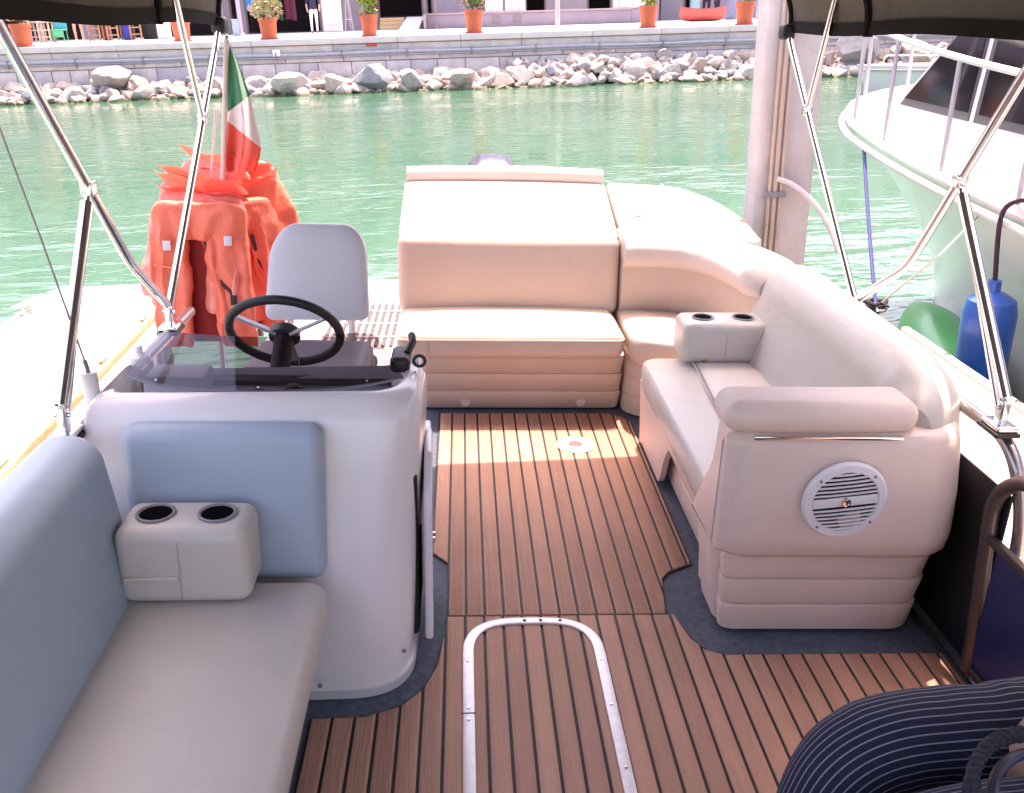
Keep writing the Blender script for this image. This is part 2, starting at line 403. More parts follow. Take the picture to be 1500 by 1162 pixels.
mat_planks(upper, -0.0995, 0.786, up_lo, up_hi, 0.0, [-0.0405, -0.0404, 0.640, 0.668, 0.7, 0.75])
lower = mesh('teak_mat', prism(base_poly(lambda x: -1.6, lo_hi, -0.392, 1.433), 0.001, 0.0052), CAULK, boat, label='forward teak-look mat around the floor hatch')
mat_planks(lower, -0.388, 1.43, lambda x: -1.6, lo_hi, -0.0035, [-0.16, -0.10, -0.065, -0.047, -0.0405, 0.665, 0.675, 0.69, 0.72, 0.77])
# hatch frame: flat aluminium strip
def strip_path(x0, x1, y0, y1, r): return fillet([(x0, y0, 0), (x0, y1, 0), (x1, y1, 0), (x1, y0, 0)], r, 10)
SEC = [(-0.0155, 0.009), (-0.0155, 0.0135), (-0.0135, 0.0145), (0.0135, 0.0145), (0.0155, 0.0135), (0.0155, 0.009)]
hf = mesh('hatch_frame', sweep(strip_path(0.022, 0.407, 0.8, 2.362, 0.15), SEC, upv=(0, 0, 1), fixed=True), plain('hatch_aluminium', (0.74, 0.72, 0.74), 0.42, metal=0.55, var=0.16, vscale=30), boat)
mesh('hatch_frame_joint', box(0.004, 0.040, 1.952, 1.956, 0.012, 0.0152, 0.0005, 1), BLACK, hf)
for (x, y) in ((0.022, 2.17), (0.022, 1.975), (0.022, 1.93), (0.022, 1.6), (0.195, 2.362), (0.245, 2.362), (0.305, 2.36), (0.407, 2.17), (0.407, 1.98), (0.407, 1.75)):
    screw(hf, (x, y, 0.0142), 'z', 0.0055, BLACK if y > 2.3 else CHROME)
# table socket
ts = mesh('table_socket', lathe([(0.084, 0.0095), (0.084, 0.013), (0.076, 0.017), (0.036, 0.018), (0.030, 0.013), (0.0005, 0.012)], (0.500, 3.650, 0), 40), plain('socket_plastic', (0.55, 0.53, 0.53), 0.4), boat)
mesh('socket_plug', lathe([(0.030, 0.012), (0.030, 0.0165), (0.001, 0.017)], (0.500, 3.650, 0), 24), plain('plug_brown', (0.14, 0.085, 0.07)), ts)
for k in range(6): a = k*PI/3+0.3; screw(ts, (0.500+0.062*math.cos(a), 3.650+0.062*math.sin(a), 0.0165), 'z', 0.0045, plain('dull_screw', (0.35, 0.33, 0.33), 0.4, metal=0.6))

# side rails and fence panels
mesh('side_rail', tube([(XP, -2.4, 0.71), (XP, 3.30, 0.71)], 0.019, 12), plain('bronze_chrome', (0.42, 0.36, 0.34), 0.25, metal=0.9), boat)
mesh('side_rail', tube(fillet([(1.47, 4.0, 0.70), (1.475, 2.17, 0.70), (1.51, 2.10, 0.50), (1.515, 2.10, 0.02)], 0.16, 8), 0.019, 12), plain('bronze_chrome', (0.42, 0.36, 0.34), 0.25, metal=0.9), boat)
for y in (-1.5, -0.4, 0.8, 1.9, 2.9): mesh('fence_post', tube([(XP, y, 0.0), (XP, y, 0.71)], 0.016, 10), ALU, boat)
for y in (2.95, 3.98): mesh('fence_post', tube([(1.47, y, 0.0), (1.47, y, 0.70)], 0.016, 10), ALU, boat)
mesh('fence_panel', box(XP-0.012, XP-0.004, -2.4, 3.15, 0.03, 0.55, 0.003), PANEL_N, boat)
mesh('fence_panel', box(1.476, 1.484, 2.125, 3.97, 0.001, 0.56, 0.003), PANEL_K, boat, label='black fence panel behind the sofa')
mesh('front_rail', tube(fillet([(1.452, 2.09, 0.015), (1.452, 2.165, 0.55), (1.452, 2.05, 0.655), (1.452, -2.4, 0.665)], 0.15, 8), 0.021, 12), DARKTUBE, boat)
mesh('fence_panel', box(1.448, 1.456, -2.3, 2.09, 0.05, 0.415, 0.003), PANEL_N, boat, label='glossy navy blue fence panel of the bow section')
mesh('panel_frame', join([box(1.440, 1.464, -2.3, 2.135, 0.415, 0.44, 0.005), box(1.440, 1.464, -2.3, 2.08, 0.022, 0.05, 0.005)]), DARKTUBE, boat)
mesh('sill_track', box(1.425, 1.437, -2.3, 2.9, 0.001, 0.018, 0.004), plain('sill_dark', (0.05, 0.04, 0.04), 0.8, spec=0.1), boat)
# aft boarding rail
ar = mesh('boarding_rail', tube(fillet([(-1.16, 5.15, 0.012), (-1.14, 5.2, 0.50), (-1.01, 5.55, 0.66), (-0.99, 5.62, 0.50), (-0.99, 5.62, 0.012)], 0.06, 6), 0.017, 10), DARKTUBE, boat)
mesh('rung', tube([(-1.05, 5.46, 0.60), (-1.05, 5.46, 0.012)], 0.015, 10), DARKTUBE, ar)

# ------------------------------------------------------------------ stern bench with sunpad
def piping(name, pts, parent, r=0.004, m=None): return mesh(name, tube(pts, r, 6, True), m or VINYL, parent)
sb = thing('stern_bench', 'cream vinyl stern bench with a wide sunpad above its straight backrest', 'bench', (0.24, 4.5, 0.0))
def stepped(x0, x1, yf, yr, z0, z1, steps, dx, lean, rr):
    """base with lapped horizontal bands, each a little proud of the one below"""
    loops = []
    for i in range(steps):
        za, zb = z0+(z1-z0)*i/steps, z0+(z1-z0)*(i+1)/steps
        for z, e in ((za, 0.0), (za+0.004, 0.004), (zb-0.010, 0.0105), (zb-0.003, 0.008), (zb, 0.0)):
            t = (z-z0)/(z1-z0); q = e+lean*t; qx = e+dx*t
            loops.append([(p.x, p.y, z) for p in rpoly([(x0-qx, yf-q), (x1+qx, yf-q), (x1+qx, yr), (x0-qx, yr)], [rr, rr, 0.02, 0.02], 6)])
    return loft(loops)
mesh('base', stepped(-0.19, 0.752, 4.07, 5.05, 0.012, 0.30, 3, 0.0, 0.06, 0.05), VINYL, sb)
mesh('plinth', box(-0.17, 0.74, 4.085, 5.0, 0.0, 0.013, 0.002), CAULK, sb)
seat = mesh('seat', box(-0.292, 0.742, 3.945, 4.45, 0.295, 0.425, 0.045, 4, (0.004, 0.012, 0.018)), VINYL, sb)
piping('piping', [(p.x, p.y, 0.392) for p in rpoly([(-0.292, 3.939), (0.742, 3.939), (0.742, 4.45), (-0.292, 4.45)], 0.045, 5)], seat)
mesh('seam', tube([(-0.15, 3.940, 0.30), (-0.15, 3.936, 0.345), (-0.15, 3.94, 0.388)], 0.0025, 6), plain('thread', (0.55, 0.40, 0.32)), seat)
def tilt_y(k, z0): return lambda v: Vector((v.x, v.y+k*(v.z-z0), v.z))
back = mesh('backrest', warp(box(-0.305, 0.768, 4.33, 4.53, 0.39, 0.775, 0.05, 4, (0.003, 0.018, 0.008)), tilt_y(0.10, 0.4)), VINYL, sb)
def wedge(v):
    t = (v.y-4.44)/0.64
    return Vector((v.x+(0.0 if v.x < 0.2 else 0.012*t), v.y, v.z+0.165*max(0, t)))
pad = mesh('sunpad', warp(box(-0.298, 0.760, 4.44, 5.08, 0.69, 0.785, 0.035, 4, (0.002, 0.006, 0.016)), wedge), VINYL_L, sb)
mesh('bolster', warp(sweep([(x, 5.055, 0.956) for x in [-0.293+i*1.053/16 for i in range(17)]], ssec(0.11, 0.082, 16, 2.6)), lambda v: Vector((v.x, v.y, v.z+0.012*(1-((v.x-0.23)/0.55)**2)))), VINYL_L, sb)
piping('piping', [(p.x, p.y, 0.752+0.165*(p.y-4.44)/0.64) for p in rpoly([(-0.300, 4.436), (0.764, 4.436), (0.774, 5.082), (-0.300, 5.082)], 0.04, 5)], pad, m=VINYL)
mesh('locker', box(-0.27, 0.745, 4.50, 5.02, 0.30, 0.69, 0.03), VINYL, sb)
for x in (0.02, 0.57): mesh('vent', lathe([(0.022, 0), (0.022, 0.006), (0.006, 0.007)], (x, 4.058, 0.045), 14, 'y'), VINYL_G, sb)

# ------------------------------------------------------------------ corner seat
cs = thing('corner_seat', 'cream corner seat with curved backrest and quarter-round pad beside the stern bench', 'seat', (1.1, 4.2, 0.0))
def arc_path(x0, y0, x1, y1, k, n=20):
    # quarter-round from (x0,y0) running +x, ending at (x1,y1) running -y
    out = []
    for i in range(n+1):
        a = PI/2*i/n; out.append((x0+(x1-x0)*math.sin(a)**k, y1+(y0-y1)*math.cos(a)**k))
    return out
def strip_loft(inner, outer, zi):
    pass
pth = [(0.772, 4.41), (0.86, 4.415), (0.95, 4.41), (1.05, 4.385), (1.14, 4.33), (1.215, 4.25), (1.27, 4.14), (1.305, 4.02), (1.325, 3.90), (1.335, 3.80), (1.34, 3.735)]
pts = smooth_path([Vector((x, y, 0)) for x, y in pth], 3)
def lower_sec(t): return [(a+0.01, b+0.545) for a, b in ssec(0.15, 0.30, 18, 4)]
def upper_sec(t):
    s = []
    k = 1-0.45*max(0, (t-0.86)/0.14)
    for a, b in ssec(0.255, 0.155, 22, 2.8): s.append((a*k+0.03*(1-k), b*k+0.715+(-a)*0.12-0.03*(1-k)))
    return s
mesh('lower_backrest', sweep(pts, lower_sec, upv=(0, 0, 1), fixed=True), VINYL, cs)
mesh('upper_backrest', sweep(pts, upper_sec, upv=(0, 0, 1), fixed=True), VINYL_L, cs)
def rpad(outline, zf, th, dome, name, m, n=30):
    """puffed pad over a closed outline; zf(x,y) gives its top height"""
    c = sum((Vector(p) for p in outline), Vector((0, 0)))/len(outline)
    loops = []
    for s, dz in ((0.93, -th), (0.985, -th*0.85), (1.0, -th*0.55), (0.998, -th*0.25), (0.985, -th*0.07), (0.95, 0.0), (0.85, dome*0.45), (0.6, dome*0.85), (0.3, dome), (0.05, dome*1.02)):
        loops.append([(c.x+(p[0]-c.x)*s, c.y+(p[1]-c.y)*s, zf(c.x+(p[0]-c.x)*s, c.y+(p[1]-c.y)*s)+dz) for p in outline])
    return loft(loops)
cseat = rpoly([(0.765, 3.93), (0.80, 3.87), (0.99, 3.80), (1.28, 3.755), (1.30, 4.02), (1.22, 4.24), (1.03, 4.36), (0.765, 4.40)], [0.04, 0.09, 0.1, 0.06, 0.1, 0.12, 0.12, 0.03], 5)
mesh('seat', rpad(cseat, lambda x, y: 0.418, 0.13, 0.016, 'seat', VINYL), VINYL, cs)
cb = [(0.768, 4.05), (0.80, 3.99), (0.90, 3.93), (1.05, 3.80), (1.40, 3.76), (1.45, 4.3), (1.2, 4.75), (0.768, 4.85)]
mesh('base', prism(rpoly(cb, [0.02, 0.05, 0.08, 0.05, 0.05, 0.2, 0.2, 0.02], 5), 0.012, 0.30, 0.01), VINYL, cs)
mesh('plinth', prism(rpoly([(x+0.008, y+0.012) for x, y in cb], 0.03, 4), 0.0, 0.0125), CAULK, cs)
for z in (0.105, 0.20): mesh('seam', tube([(p.x, p.y, z) for p in rpoly(cb, [0.02, 0.05, 0.08, 0.05, 0.05, 0.2, 0.2, 0.02], 5)], 0.003, 6, True), plain('thread', (0.55, 0.40, 0.32)), cs)
mesh('shell', prism(rpoly([(0.775, 4.5), (1.2, 4.42), (1.38, 4.2), (1.42, 4.1), (1.44, 4.4), (1.30, 4.85), (1.1, 5.02), (0.775, 5.05)], 0.08, 5), 0.29, 0.72), VINYL, cs)
zf = lambda x, y: 0.775+0.255*max(0, (y-4.47))
po = rpoly([(0.785, 4.50), (1.02, 4.52), (1.25, 4.45), (1.40, 4.30), (1.47, 4.38), (1.46, 4.62), (1.36, 4.86), (1.17, 5.05), (0.785, 5.09)], [0.03, 0.1, 0.1, 0.04, 0.05, 0.1, 0.12, 0.12, 0.04], 5)
cp = mesh('quarter_round_pad', rpad(po, zf, 0.10, 0.018, 'pad', VINYL_L), VINYL_L, cs)
def on_pad(pts2, d=0.012): return [(x, y, zf(x, y)+d) for x, y in pts2]
mesh('seam', tube(on_pad([(0.80, 4.62), (1.0, 4.64), (1.2, 4.60)], 0.016), 0.004, 6), plain('thread', (0.55, 0.40, 0.32)), cp)
mesh('seam', tube(on_pad([(1.2, 4.60), (1.30, 4.64), (1.44, 4.60)], 0.010), 0.004, 6), plain('thread', (0.55, 0.40, 0.32)), cp)
mesh('seam', tube(on_pad([(1.2, 4.60), (1.17, 4.8), (1.08, 5.03)], 0.012), 0.004, 6), plain('thread', (0.55, 0.40, 0.32)), cp)
mesh('stain_ring', tube([(1.20+0.05*math.cos(a*PI/8), 4.335+0.028*math.sin(a*PI/8), 0.803) for a in range(16)], 0.0025, 5, True), plain('thread', (0.55, 0.40, 0.32)), cs)

# ------------------------------------------------------------------ starboard sofa
sf = thing('starboard_sofa', 'cream vinyl sofa with rounded arm and white speaker along the rail', 'sofa', (1.1, 2.9, 0.0))
# stepped end and base
loops = []
zs = [(0.012, 0.0), (0.016, 0.006), (0.098, 0.016), (0.106, 0.014), (0.110, 0.002), (0.114, 0.012), (0.190, 0.022), (0.198, 0.020), (0.202, 0.008), (0.206, 0.018), (0.282, 0.028), (0.290, 0.024), (0.293, 0.0)]
for z, e in zs:
    loops.append([(p.x, p.y, z) for p in rpoly([(0.785-e, 2.312-e), (1.382+e, 2.300-e), (1.41+e, 3.72), (0.845-e*0.3, 3.72), (0.845-e*0.3, 2.60)], [0.055, 0.09, 0.03, 0.03, 0.06], 7)])
mesh('base', loft(loops), VINYL_S, sf)
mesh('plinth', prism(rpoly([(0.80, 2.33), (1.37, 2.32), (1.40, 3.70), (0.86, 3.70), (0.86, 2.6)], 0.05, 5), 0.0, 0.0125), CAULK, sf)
# front skirt with arched toe recess (faces port)
def skirt():
    prof = []
    ys = [2.52+i*(3.70-2.52)/48 for i in range(49)]
    def cut(y):
        if 2.60 < y < 3.26:
            d = min(y-2.60, 3.26-y); return 0.02+0.20*min(1, (d/0.10))**0.5
        return 0.02
    out = [Vector((0.815, y, cut(y))) for y in ys]; top = [Vector((0.80, y, 0.30)) for y in ys]
    V = out+top; n = len(ys); Fc = [(i, i+1, n+i+1, n+i) for i in range(n-1)]
    return thicken((V, Fc), -0.024)
mesh('front_skirt', skirt(), VINYL_S, sf)
# seat
sp = rpoly([(0.748, 2.44), (1.30, 2.44), (1.30, 3.66), (0.79, 3.66), (0.752, 3.60)], [0.04, 0.03, 0.03, 0.09, 0.07], 5)
st = mesh('seat', rpad(sp, lambda x, y: 0.418, 0.125, 0.006, 'seat', VINYL_G), VINYL_G, sf)
ins = rpoly([(0.965, 3.645), (0.93, 3.1), (0.925, 2.45), (1.27, 2.45), (1.27, 3.645)], [0.03, 0.35, 0.03, 0.03, 0.03], 6)
mesh('seat_insert', rpad(ins, lambda x, y: 0.432, 0.02, 0.012, 'ins', VINYL_G), plain('pale_insert', (0.66, 0.60, 0.56), 0.45, var=0.08, vscale=3, bump=0.05, bscale=300), st)
mesh('seam', tube([(0.966, 3.64, 0.4345), (0.955, 3.4, 0.4365), (0.937, 3.15, 0.4365), (0.926, 2.9, 0.436), (0.922, 2.5, 0.434)], 0.004, 6), plain('seam_grey', (0.25, 0.24, 0.25)), st)
# backrest, wrapping round the near corner
bp_ = [(1.375, 3.74, 0), (1.375, 3.4, 0), (1.372, 3.0, 0), (1.368, 2.7, 0), (1.355, 2.52, 0), (1.325, 2.42, 0), (1.27, 2.345, 0)]
bpts = smooth_path([Vector(p) for p in bp_], 5)
def back_sec(t):
    top = 0.815-0.085*max(0, (t-0.55)/0.45)**1.5
    if t < 0.04: top -= 0.02*(1-t/0.04)
    sec = [(0.115, 0.30), (0.150, 0.50), (0.135, top-0.10), (0.105, top-0.035), (0.055, top-0.005), (0.0, top), (-0.055, top-0.02), (-0.095, top-0.075), (-0.115, top-0.15), (-0.150, 0.56), (-0.185, 0.44), (-0.185, 0.30)]
    if t > 0.7:
        q = (t-0.7)/0.3; sec = [(a*(1-0.45*q), b) for a, b in sec]
    # port side is the inner side: the path runs toward the camera, so inner = right-hand side negative
    P = [Vector((-a, b, 0)) for a, b in sec]; P.append(P[0]); sm = smooth_path(P, 3)[:-1]
    return [(p.x, p.y) for p in sm]
mesh('backrest', sweep(bpts, back_sec, upv=(0, 0, 1), fixed=True), VINYL_G, sf)
# near end panel
eloops = []
for z, e in ((0.292, 0.012), (0.297, 0.024), (0.312, 0.034), (0.36, 0.040), (0.50, 0.034), (0.62, 0.022), (0.660, 0.014), (0.675, 0.004), (0.680, -0.012)):
    eloops.append([(p.x, p.y, z) for p in rpoly([(0.772-e*0.7, 2.285-e*0.9), (1.40+e*1.1, 2.270-e*0.9), (1.47, 2.60), (1.18, 2.50), (0.772-e*0.5, 2.50)], [0.075, 0.13, 0.05, 0.03, 0.05], 8)])
ep = mesh('end_panel', loft(eloops), VINYL_S, sf)
def yz_slab(poly, x0, x1, bev):
    V_, F_ = prism([(y, z) for y, z in poly], 0, x1-x0, bev); return [Vector((x1-v.z, v.x, v.y)) for v in V_], F_
mesh('wing', yz_slab(rpoly([(2.275, 0.296), (2.275, 0.66), (2.315, 0.678), (2.42, 0.535), (2.50, 0.415), (2.575, 0.315), (2.55, 0.285)], [0.03, 0.02, 0.04, 0.06, 0.06, 0.03, 0.02], 5), 0.728, 0.83, 0.030), VINYL_S, sf)
mesh('wing_leg', loft([[(p.x, p.y, z) for p in rpoly([(x0, 2.36), (0.84, 2.36), (0.84, 2.545), (x0, 2.545)], 0.03, 4)] for z, x0 in ((0.015, 0.783), (0.12, 0.768), (0.25, 0.750), (0.32, 0.745))]), VINYL_S, sf)
# arm cushion
arm = mesh('arm_cushion', warp(box(0.728, 1.272, 2.262, 2.44, 0.672, 0.766, 0.044, 5, (0.004, 0.004, 0.004), 8), lambda v: Vector((v.x, v.y+(0.012*((v.x-1.0)/0.27)**2), v.z))), VINYL_S, sf)
mesh('hinge_strip', box(0.80, 1.22, 2.257, 2.270, 0.667, 0.678, 0.002, 1), CHROME, arm)
# speaker grille
def speaker(parent, c, ax, r=0.122):
    """round white grille; local plane x(right) z(up), facing -y"""
    T = Matrix.Translation(Vector(c)) @ ax
    def put(name, sh, m, par): return mesh(name, xf(sh, T), m, par)
    rim = put('speaker', lathe([(r, 0), (r, 0.008), (r*0.95, 0.014), (r*0.78, 0.016), (r*0.76, 0.010), (r*0.76, 0.0)], (0, 0, 0), 40, 'y'), WHITE_P, parent)
    put('cone', lathe([(r*0.77, 0), (r*0.77, 0.007), (r*0.5, 0.003), (0.002, 0.003)], (0, 0, 0), 32, 'y'), plain('speaker_dark', (0.015, 0.015, 0.02)), rim)
    for k in range(-7, 8):
        if abs(k) <= 1: continue
        z = k*r*0.102; hw = math.sqrt(max(0, (r*0.775)**2-z*z))
        if hw < 0.02: continue
        put('grille_bar', sweep([(-hw, -0.012, z), (-hw*0.4, -0.0165, z+0.0012), (hw*0.4, -0.0165, z+0.0012), (hw, -0.012, z)], [(-0.0019, -0.0024), (0.0019, -0.0024), (0.0019, 0.0024), (-0.0019, 0.0024)]), WHITE_P, rim)
    put('grille_band', mv(rbox(r*1.52, 0.008, r*0.24, 0.003), (0, -0.0115, 0)), WHITE_P, rim)
    put('tweeter', lathe([(0.0135, 0), (0.0135, 0.021), (0.010, 0.022), (0.009, 0.019), (0.001, 0.0195)], (0, 0, 0), 18, 'y'), CHROME, rim)
    for a in (0.75, 2.35, 3.9, 5.5): put('screw', lathe([(0.0045, 0), (0.0045, 0.0165), (0.001, 0.017)], (r*0.87*math.cos(a), 0, r*0.87*math.sin(a)), 8, 'y'), GREYPL, rim)
    return rim
def face(normal, spin=0):                       # matrix whose -y axis is `normal`
    y = -Vector(normal).normalized(); x = y.cross(Vector((0, 0, 1))).normalized(); z = x.cross(y)
    return (Matrix((x, y, z)).transposed().to_4x4()) @ Matrix.Rotation(spin, 4, 'Y')
speaker(sf, (1.073, 2.2445, 0.492), face((0.02, -1, -0.06), rad(-6)))
speaker(sf, (0.812, 3.40, 0.195), face((-1, 0, 0.05)), 0.085)

def cup_box(label, x0, x1, y0, y1, z0, z1, m, lean=0.0):
    t = thing('cup_holder', label, 'cup holder', ((x0+x1)/2, (y0+y1)/2, z0))
    body = mesh('body', warp(box(x0, x1, y0, y1, z0+0.001, z1, 0.032, 4, (0.003, 0.005, 0.004)), lambda v: Vector((v.x, v.y+lean*(v.z-z0), v.z))), m, t)
    xm = (x0+x1)/2
    for s in (-1, 1):
        cx, cy = xm+s*(x1-x0)*0.235, (y0+y1)/2+lean*(z1-z0)
        rg = mesh('cup_ring', lathe([(0.041, -0.004), (0.047, 0.001), (0.0465, 0.004), (0.043, 0.0055), (0.039, 0.004), (0.036, -0.004)], (cx, cy, z1+0.003), 28), GREYPL, t)
        mesh('cup_well_disc', lathe([(0.0395, 0.0), (0.0385, 0.001), (0.002, 0.0012)], (cx, cy, z1+0.0025), 24), plain('well_shade', (0.004, 0.004, 0.005), 0.9, spec=0.02), rg)  # flat disc, no recess: the hole's shade is put into its black colour
    yy = y0-0.004
    mesh('seam', tube([(xm-0.005, yy+0.002+lean*0.01, z0+0.02), (xm-0.004, yy-0.0005+lean*0.08, z0+0.09), (xm-0.004, yy+0.003+lean*(z1-z0-0.03), z1-0.028)], 0.002, 6), plain('thread', (0.55, 0.40, 0.32)), body)
    return t, yy
c1, yy = cup_box('beige vinyl two-cup holder standing on the starboard sofa seat', 0.905, 1.265, 3.525, 3.73, 0.433, 0.60, VINYL_G)
mesh('strap', box(1.12, 1.255, yy-0.003, yy+0.002, 0.520, 0.531, 0.002, 1), VINYL_L, c1)
mesh('foot', lathe([(0.007, 0), (0.007, 0.012), (0.010, 0.016), (0.003, 0.02)], (1.0, 3.528, 0.434), 10), plain('brass', (0.6, 0.4, 0.15), 0.3, metal=1), c1)

# ------------------------------------------------------------------ port bench
pb = thing('port_bench', 'port bench with grey-beige seat cushion and blue-grey backrest', 'bench', (-0.65, 0.7, 0.0))
mesh('base', box(-0.92, -0.40, -1.4, 2.0, 0.0, 0.27, 0.02), CARPET, pb)
mesh('seat', warp(box(-0.86, -0.338, -1.4, 2.035, 0.265, 0.39, 0.045, 5, (0.006, 0.006, 0.012), 10), lambda v: Vector((v.x+0.0*v.y, v.y, v.z))), VINYL_G, pb)
def plean(v): return Vector((v.x-0.12*(v.z-0.39), v.y, v.z))
mesh('backrest', warp(box(-0.955, -0.80, -1.4, 2.06, 0.30, 0.795, 0.07, 6, (0.020, 0.01, 0.01), 10), plean), VINYL_B, pb)
mesh('corner_backrest', warp(box(-0.850, -0.352, 2.072, 2.15, 0.345, 0.752, 0.034, 5, (0.0, 0.010, 0.0), 8), lambda v: Vector((v.x, v.y+0.16*(v.z-0.35), v.z))), VINYL_B, pb, label='blue-grey cushion against the console front')
c2, yy = cup_box('beige vinyl two-cup holder standing on the port bench seat', -0.815, -0.505, 1.905, 2.068, 0.393, 0.592, VINYL_G, 0.04)
mesh('pocket_flap', warp(box(-0.796, -0.668, yy-0.001, yy+0.006, 0.462, 0.474, 0.004, 2), lambda v: Vector((v.x, v.y, v.z+0.02*(v.x+0.74)))), VINYL_L, c2)

# ------------------------------------------------------------------ helm console
hc = thing('helm_console', 'white fibreglass helm console with tinted windscreen and black steering wheel', 'console', (-0.5, 2.3, 0.0))
loops = []
def con_loop(z, e=0.0):
    t = z/0.80
    yf = 2.02+0.19*t+e; xr = -0.135+0.03*t-e; xl = -0.965+e
    return [(p.x, p.y, z) for p in rpoly([(xl, yf), (xr, yf+0.02), (xr+0.01, 2.54-e), (xl, 2.54-e)], [0.03, 0.17-0.05*t, 0.04, 0.04], 12)]
for z, e in ((0.001, 0.004), (0.02, 0.0), (0.024, 0.0), (0.028, 0.006), (0.20, 0.004), (0.40, 0.002), (0.60, 0.0), (0.735, 0.0), (0.765, 0.004), (0.785, 0.014), (0.797, 0.03), (0.800, 0.05), (0.799, 0.058), (0.79, 0.064), (0.75, 0.072), (0.712, 0.085), (0.708, 0.10)):
    loops.append(con_loop(z, e))
def open_back(v):
    if v.z > 0.69 and -0.92 < v.x < -0.17:
        k = max(0, min(1, (v.y-2.33)/0.10)); v = Vector((v.x, v.y, v.z-k*k*(3-2*k)*(v.z-0.69)))
    return v
mesh('body', warp(loft(loops), open_back), WHITE_F, hc)
mesh('base_trim', loft([con_loop(0.002, -0.004), con_loop(0.022, -0.004), con_loop(0.024, 0.002)]), plain('trim_grey', (0.55, 0.53, 0.54), 0.4), hc)
screw(hc, (-0.375, 2.0225, 0.055), 'y', 0.007, GREYPL); screw(hc, (-0.155, 2.108, 0.10), 'y', 0.007, GREYPL)
# dash shelf behind the screen, instrument binnacle
mesh('dash', box(-0.88, -0.20, 2.34, 2.50, 0.712, 0.735, 0.01, 2), plain('dash_blue_grey', (0.30, 0.32, 0.38), 0.4), hc)
mesh('dash_ledge', box(-0.88, -0.20, 2.49, 2.54, 0.70, 0.752, 0.012, 2), plain('dash_dark', (0.10, 0.085, 0.09), 0.45), hc)
for x, y, r_ in ((-0.56, 2.40, 0.022), (-0.47, 2.43, 0.026)): mesh('switch_knob', lathe([(r_, 0), (r_, 0.018), (r_*0.6, 0.026), (0.002, 0.027)], (x, y, 0.734), 14), BLACK, hc)
mesh('gauge_pod', warp(box(-0.66, -0.42, 2.53, 2.64, 0.66, 0.742, 0.02, 3), lambda v: v), GREYPL, hc)
mesh('folded_chart', warp(box(-0.86, -0.70, 2.36, 2.47, 0.736, 0.80, 0.008, 2), lambda v: Vector((v.x, v.y+0.3*(v.z-0.736), v.z))), plain('chart_white', (0.55, 0.58, 0.62), 0.6), hc)
# windscreen: curved tinted sheet
def tint():
    m = bpy.data.materials.new('tinted_acrylic'); m.use_nodes = True; n = m.node_tree.nodes; L = m.node_tree.links
    out = n['Material Output']; n.remove(n['Principled BSDF'])
    tr = n.new('ShaderNodeBsdfTransparent'); tr.inputs[0].default_value = (0.58, 0.55, 0.57, 1)
    gl = n.new('ShaderNodeBsdfGlossy'); gl.inputs['Roughness'].default_value = 0.04; gl.inputs[0].default_value = (0.9, 0.9, 0.95, 1)
    lw_ = n.new('ShaderNodeLayerWeight'); pw = n.new('ShaderNodeMath'); pw.operation = 'POWER'; pw.inputs[1].default_value = 4.0; L.new(lw_.outputs['Facing'], pw.inputs[0])
    fr = n.new('ShaderNodeMath'); fr.operation = 'MULTIPLY_ADD'; fr.inputs[1].default_value = 0.7; fr.inputs[2].default_value = 0.05; L.new(pw.outputs[0], fr.inputs[0])
    mx = n.new('ShaderNodeMixShader'); L.new(fr.outputs[0], mx.inputs[0]); L.new(tr.outputs[0], mx.inputs[1]); L.new(gl.outputs[0], mx.inputs[2]); L.new(mx.outputs[0], out.inputs[0])
    return m
def scr(u, v):
    x = -0.905+0.745*u; s = 2*u-1
    yb = 2.285+0.05*s**4+0.06*s*s
    xt = -0.540+(x+0.5325)*(0.80+0.0*v)
    X = x+(xt-x)*v; Y = yb+0.085*v; Z = 0.797+0.122*v*(1-0.25*s**6)
    return Vector((X, Y, Z))
ws = mesh('windscreen', thicken(grid(36, 6, scr), 0.004), tint(), hc)
mesh('screen_gasket', tube([scr(i/30, 0.0) for i in range(31)], 0.004, 6), GREYPL, ws)
for u in (0.12, 0.5, 0.88): screw(ws, scr(u, 0.08)+Vector((0, -0.002, 0)), 'y', 0.004)
# steering wheel
wc = Vector((-0.543, 2.745, 0.812)); wn = Vector((0.02, 0.79, 0.61)).normalized()    # axis toward the helmsman
WX = Vector((1, 0, 0)); WX = (WX-wn*WX.dot(wn)).normalized(); WY = wn.cross(WX)
def wp(a, r, d=0.0): return wc+WX*(r*math.cos(a))+WY*(r*math.sin(a))+wn*d
sw = mesh('steering_wheel', tube([wp(2*PI*i/40, 0.168) for i in range(40)], 0.0145, 10, True), BLACK, hc)
for a in (PI/2, PI/2+2.1, PI/2-2.1):
    mesh('spoke', sweep([wp(a, 0.03, -0.012), wp(a, 0.10, -0.006), wp(a, 0.158, 0.0)], ssec(0.042, 0.012, 12)), plain('spoke_grey', (0.42, 0.42, 0.45), 0.35), sw)
mesh('hub', lathe([(0.048, -0.02), (0.048, 0.004), (0.035, 0.012), (0.001, 0.013)], (0, 0, 0), 24), plain('hub_dark', (0.05, 0.05, 0.055), 0.4), sw).matrix_local = Matrix.Translation(wc-BASE[hc.name]) @ wn.to_track_quat('Z', 'Y').to_matrix().to_4x4() @ Matrix.Translation(BASE[hc.name])
mesh('column', tube([wp(0, 0, -0.02), wc-wn*0.12+Vector((0, -0.03, -0.02))], 0.03, 14), BLACK, sw)
mesh('grip_stitch', join([tube([wp(PI/2+d, 0.168+0.0150*math.cos(b), 0.0150*math.sin(b)) for b in [2*PI*q/10 for q in range(10)]], 0.0022, 5, True) for d in (-0.13, 0.13)]), plain('spoke_grey', (0.42, 0.42, 0.45), 0.35), sw)
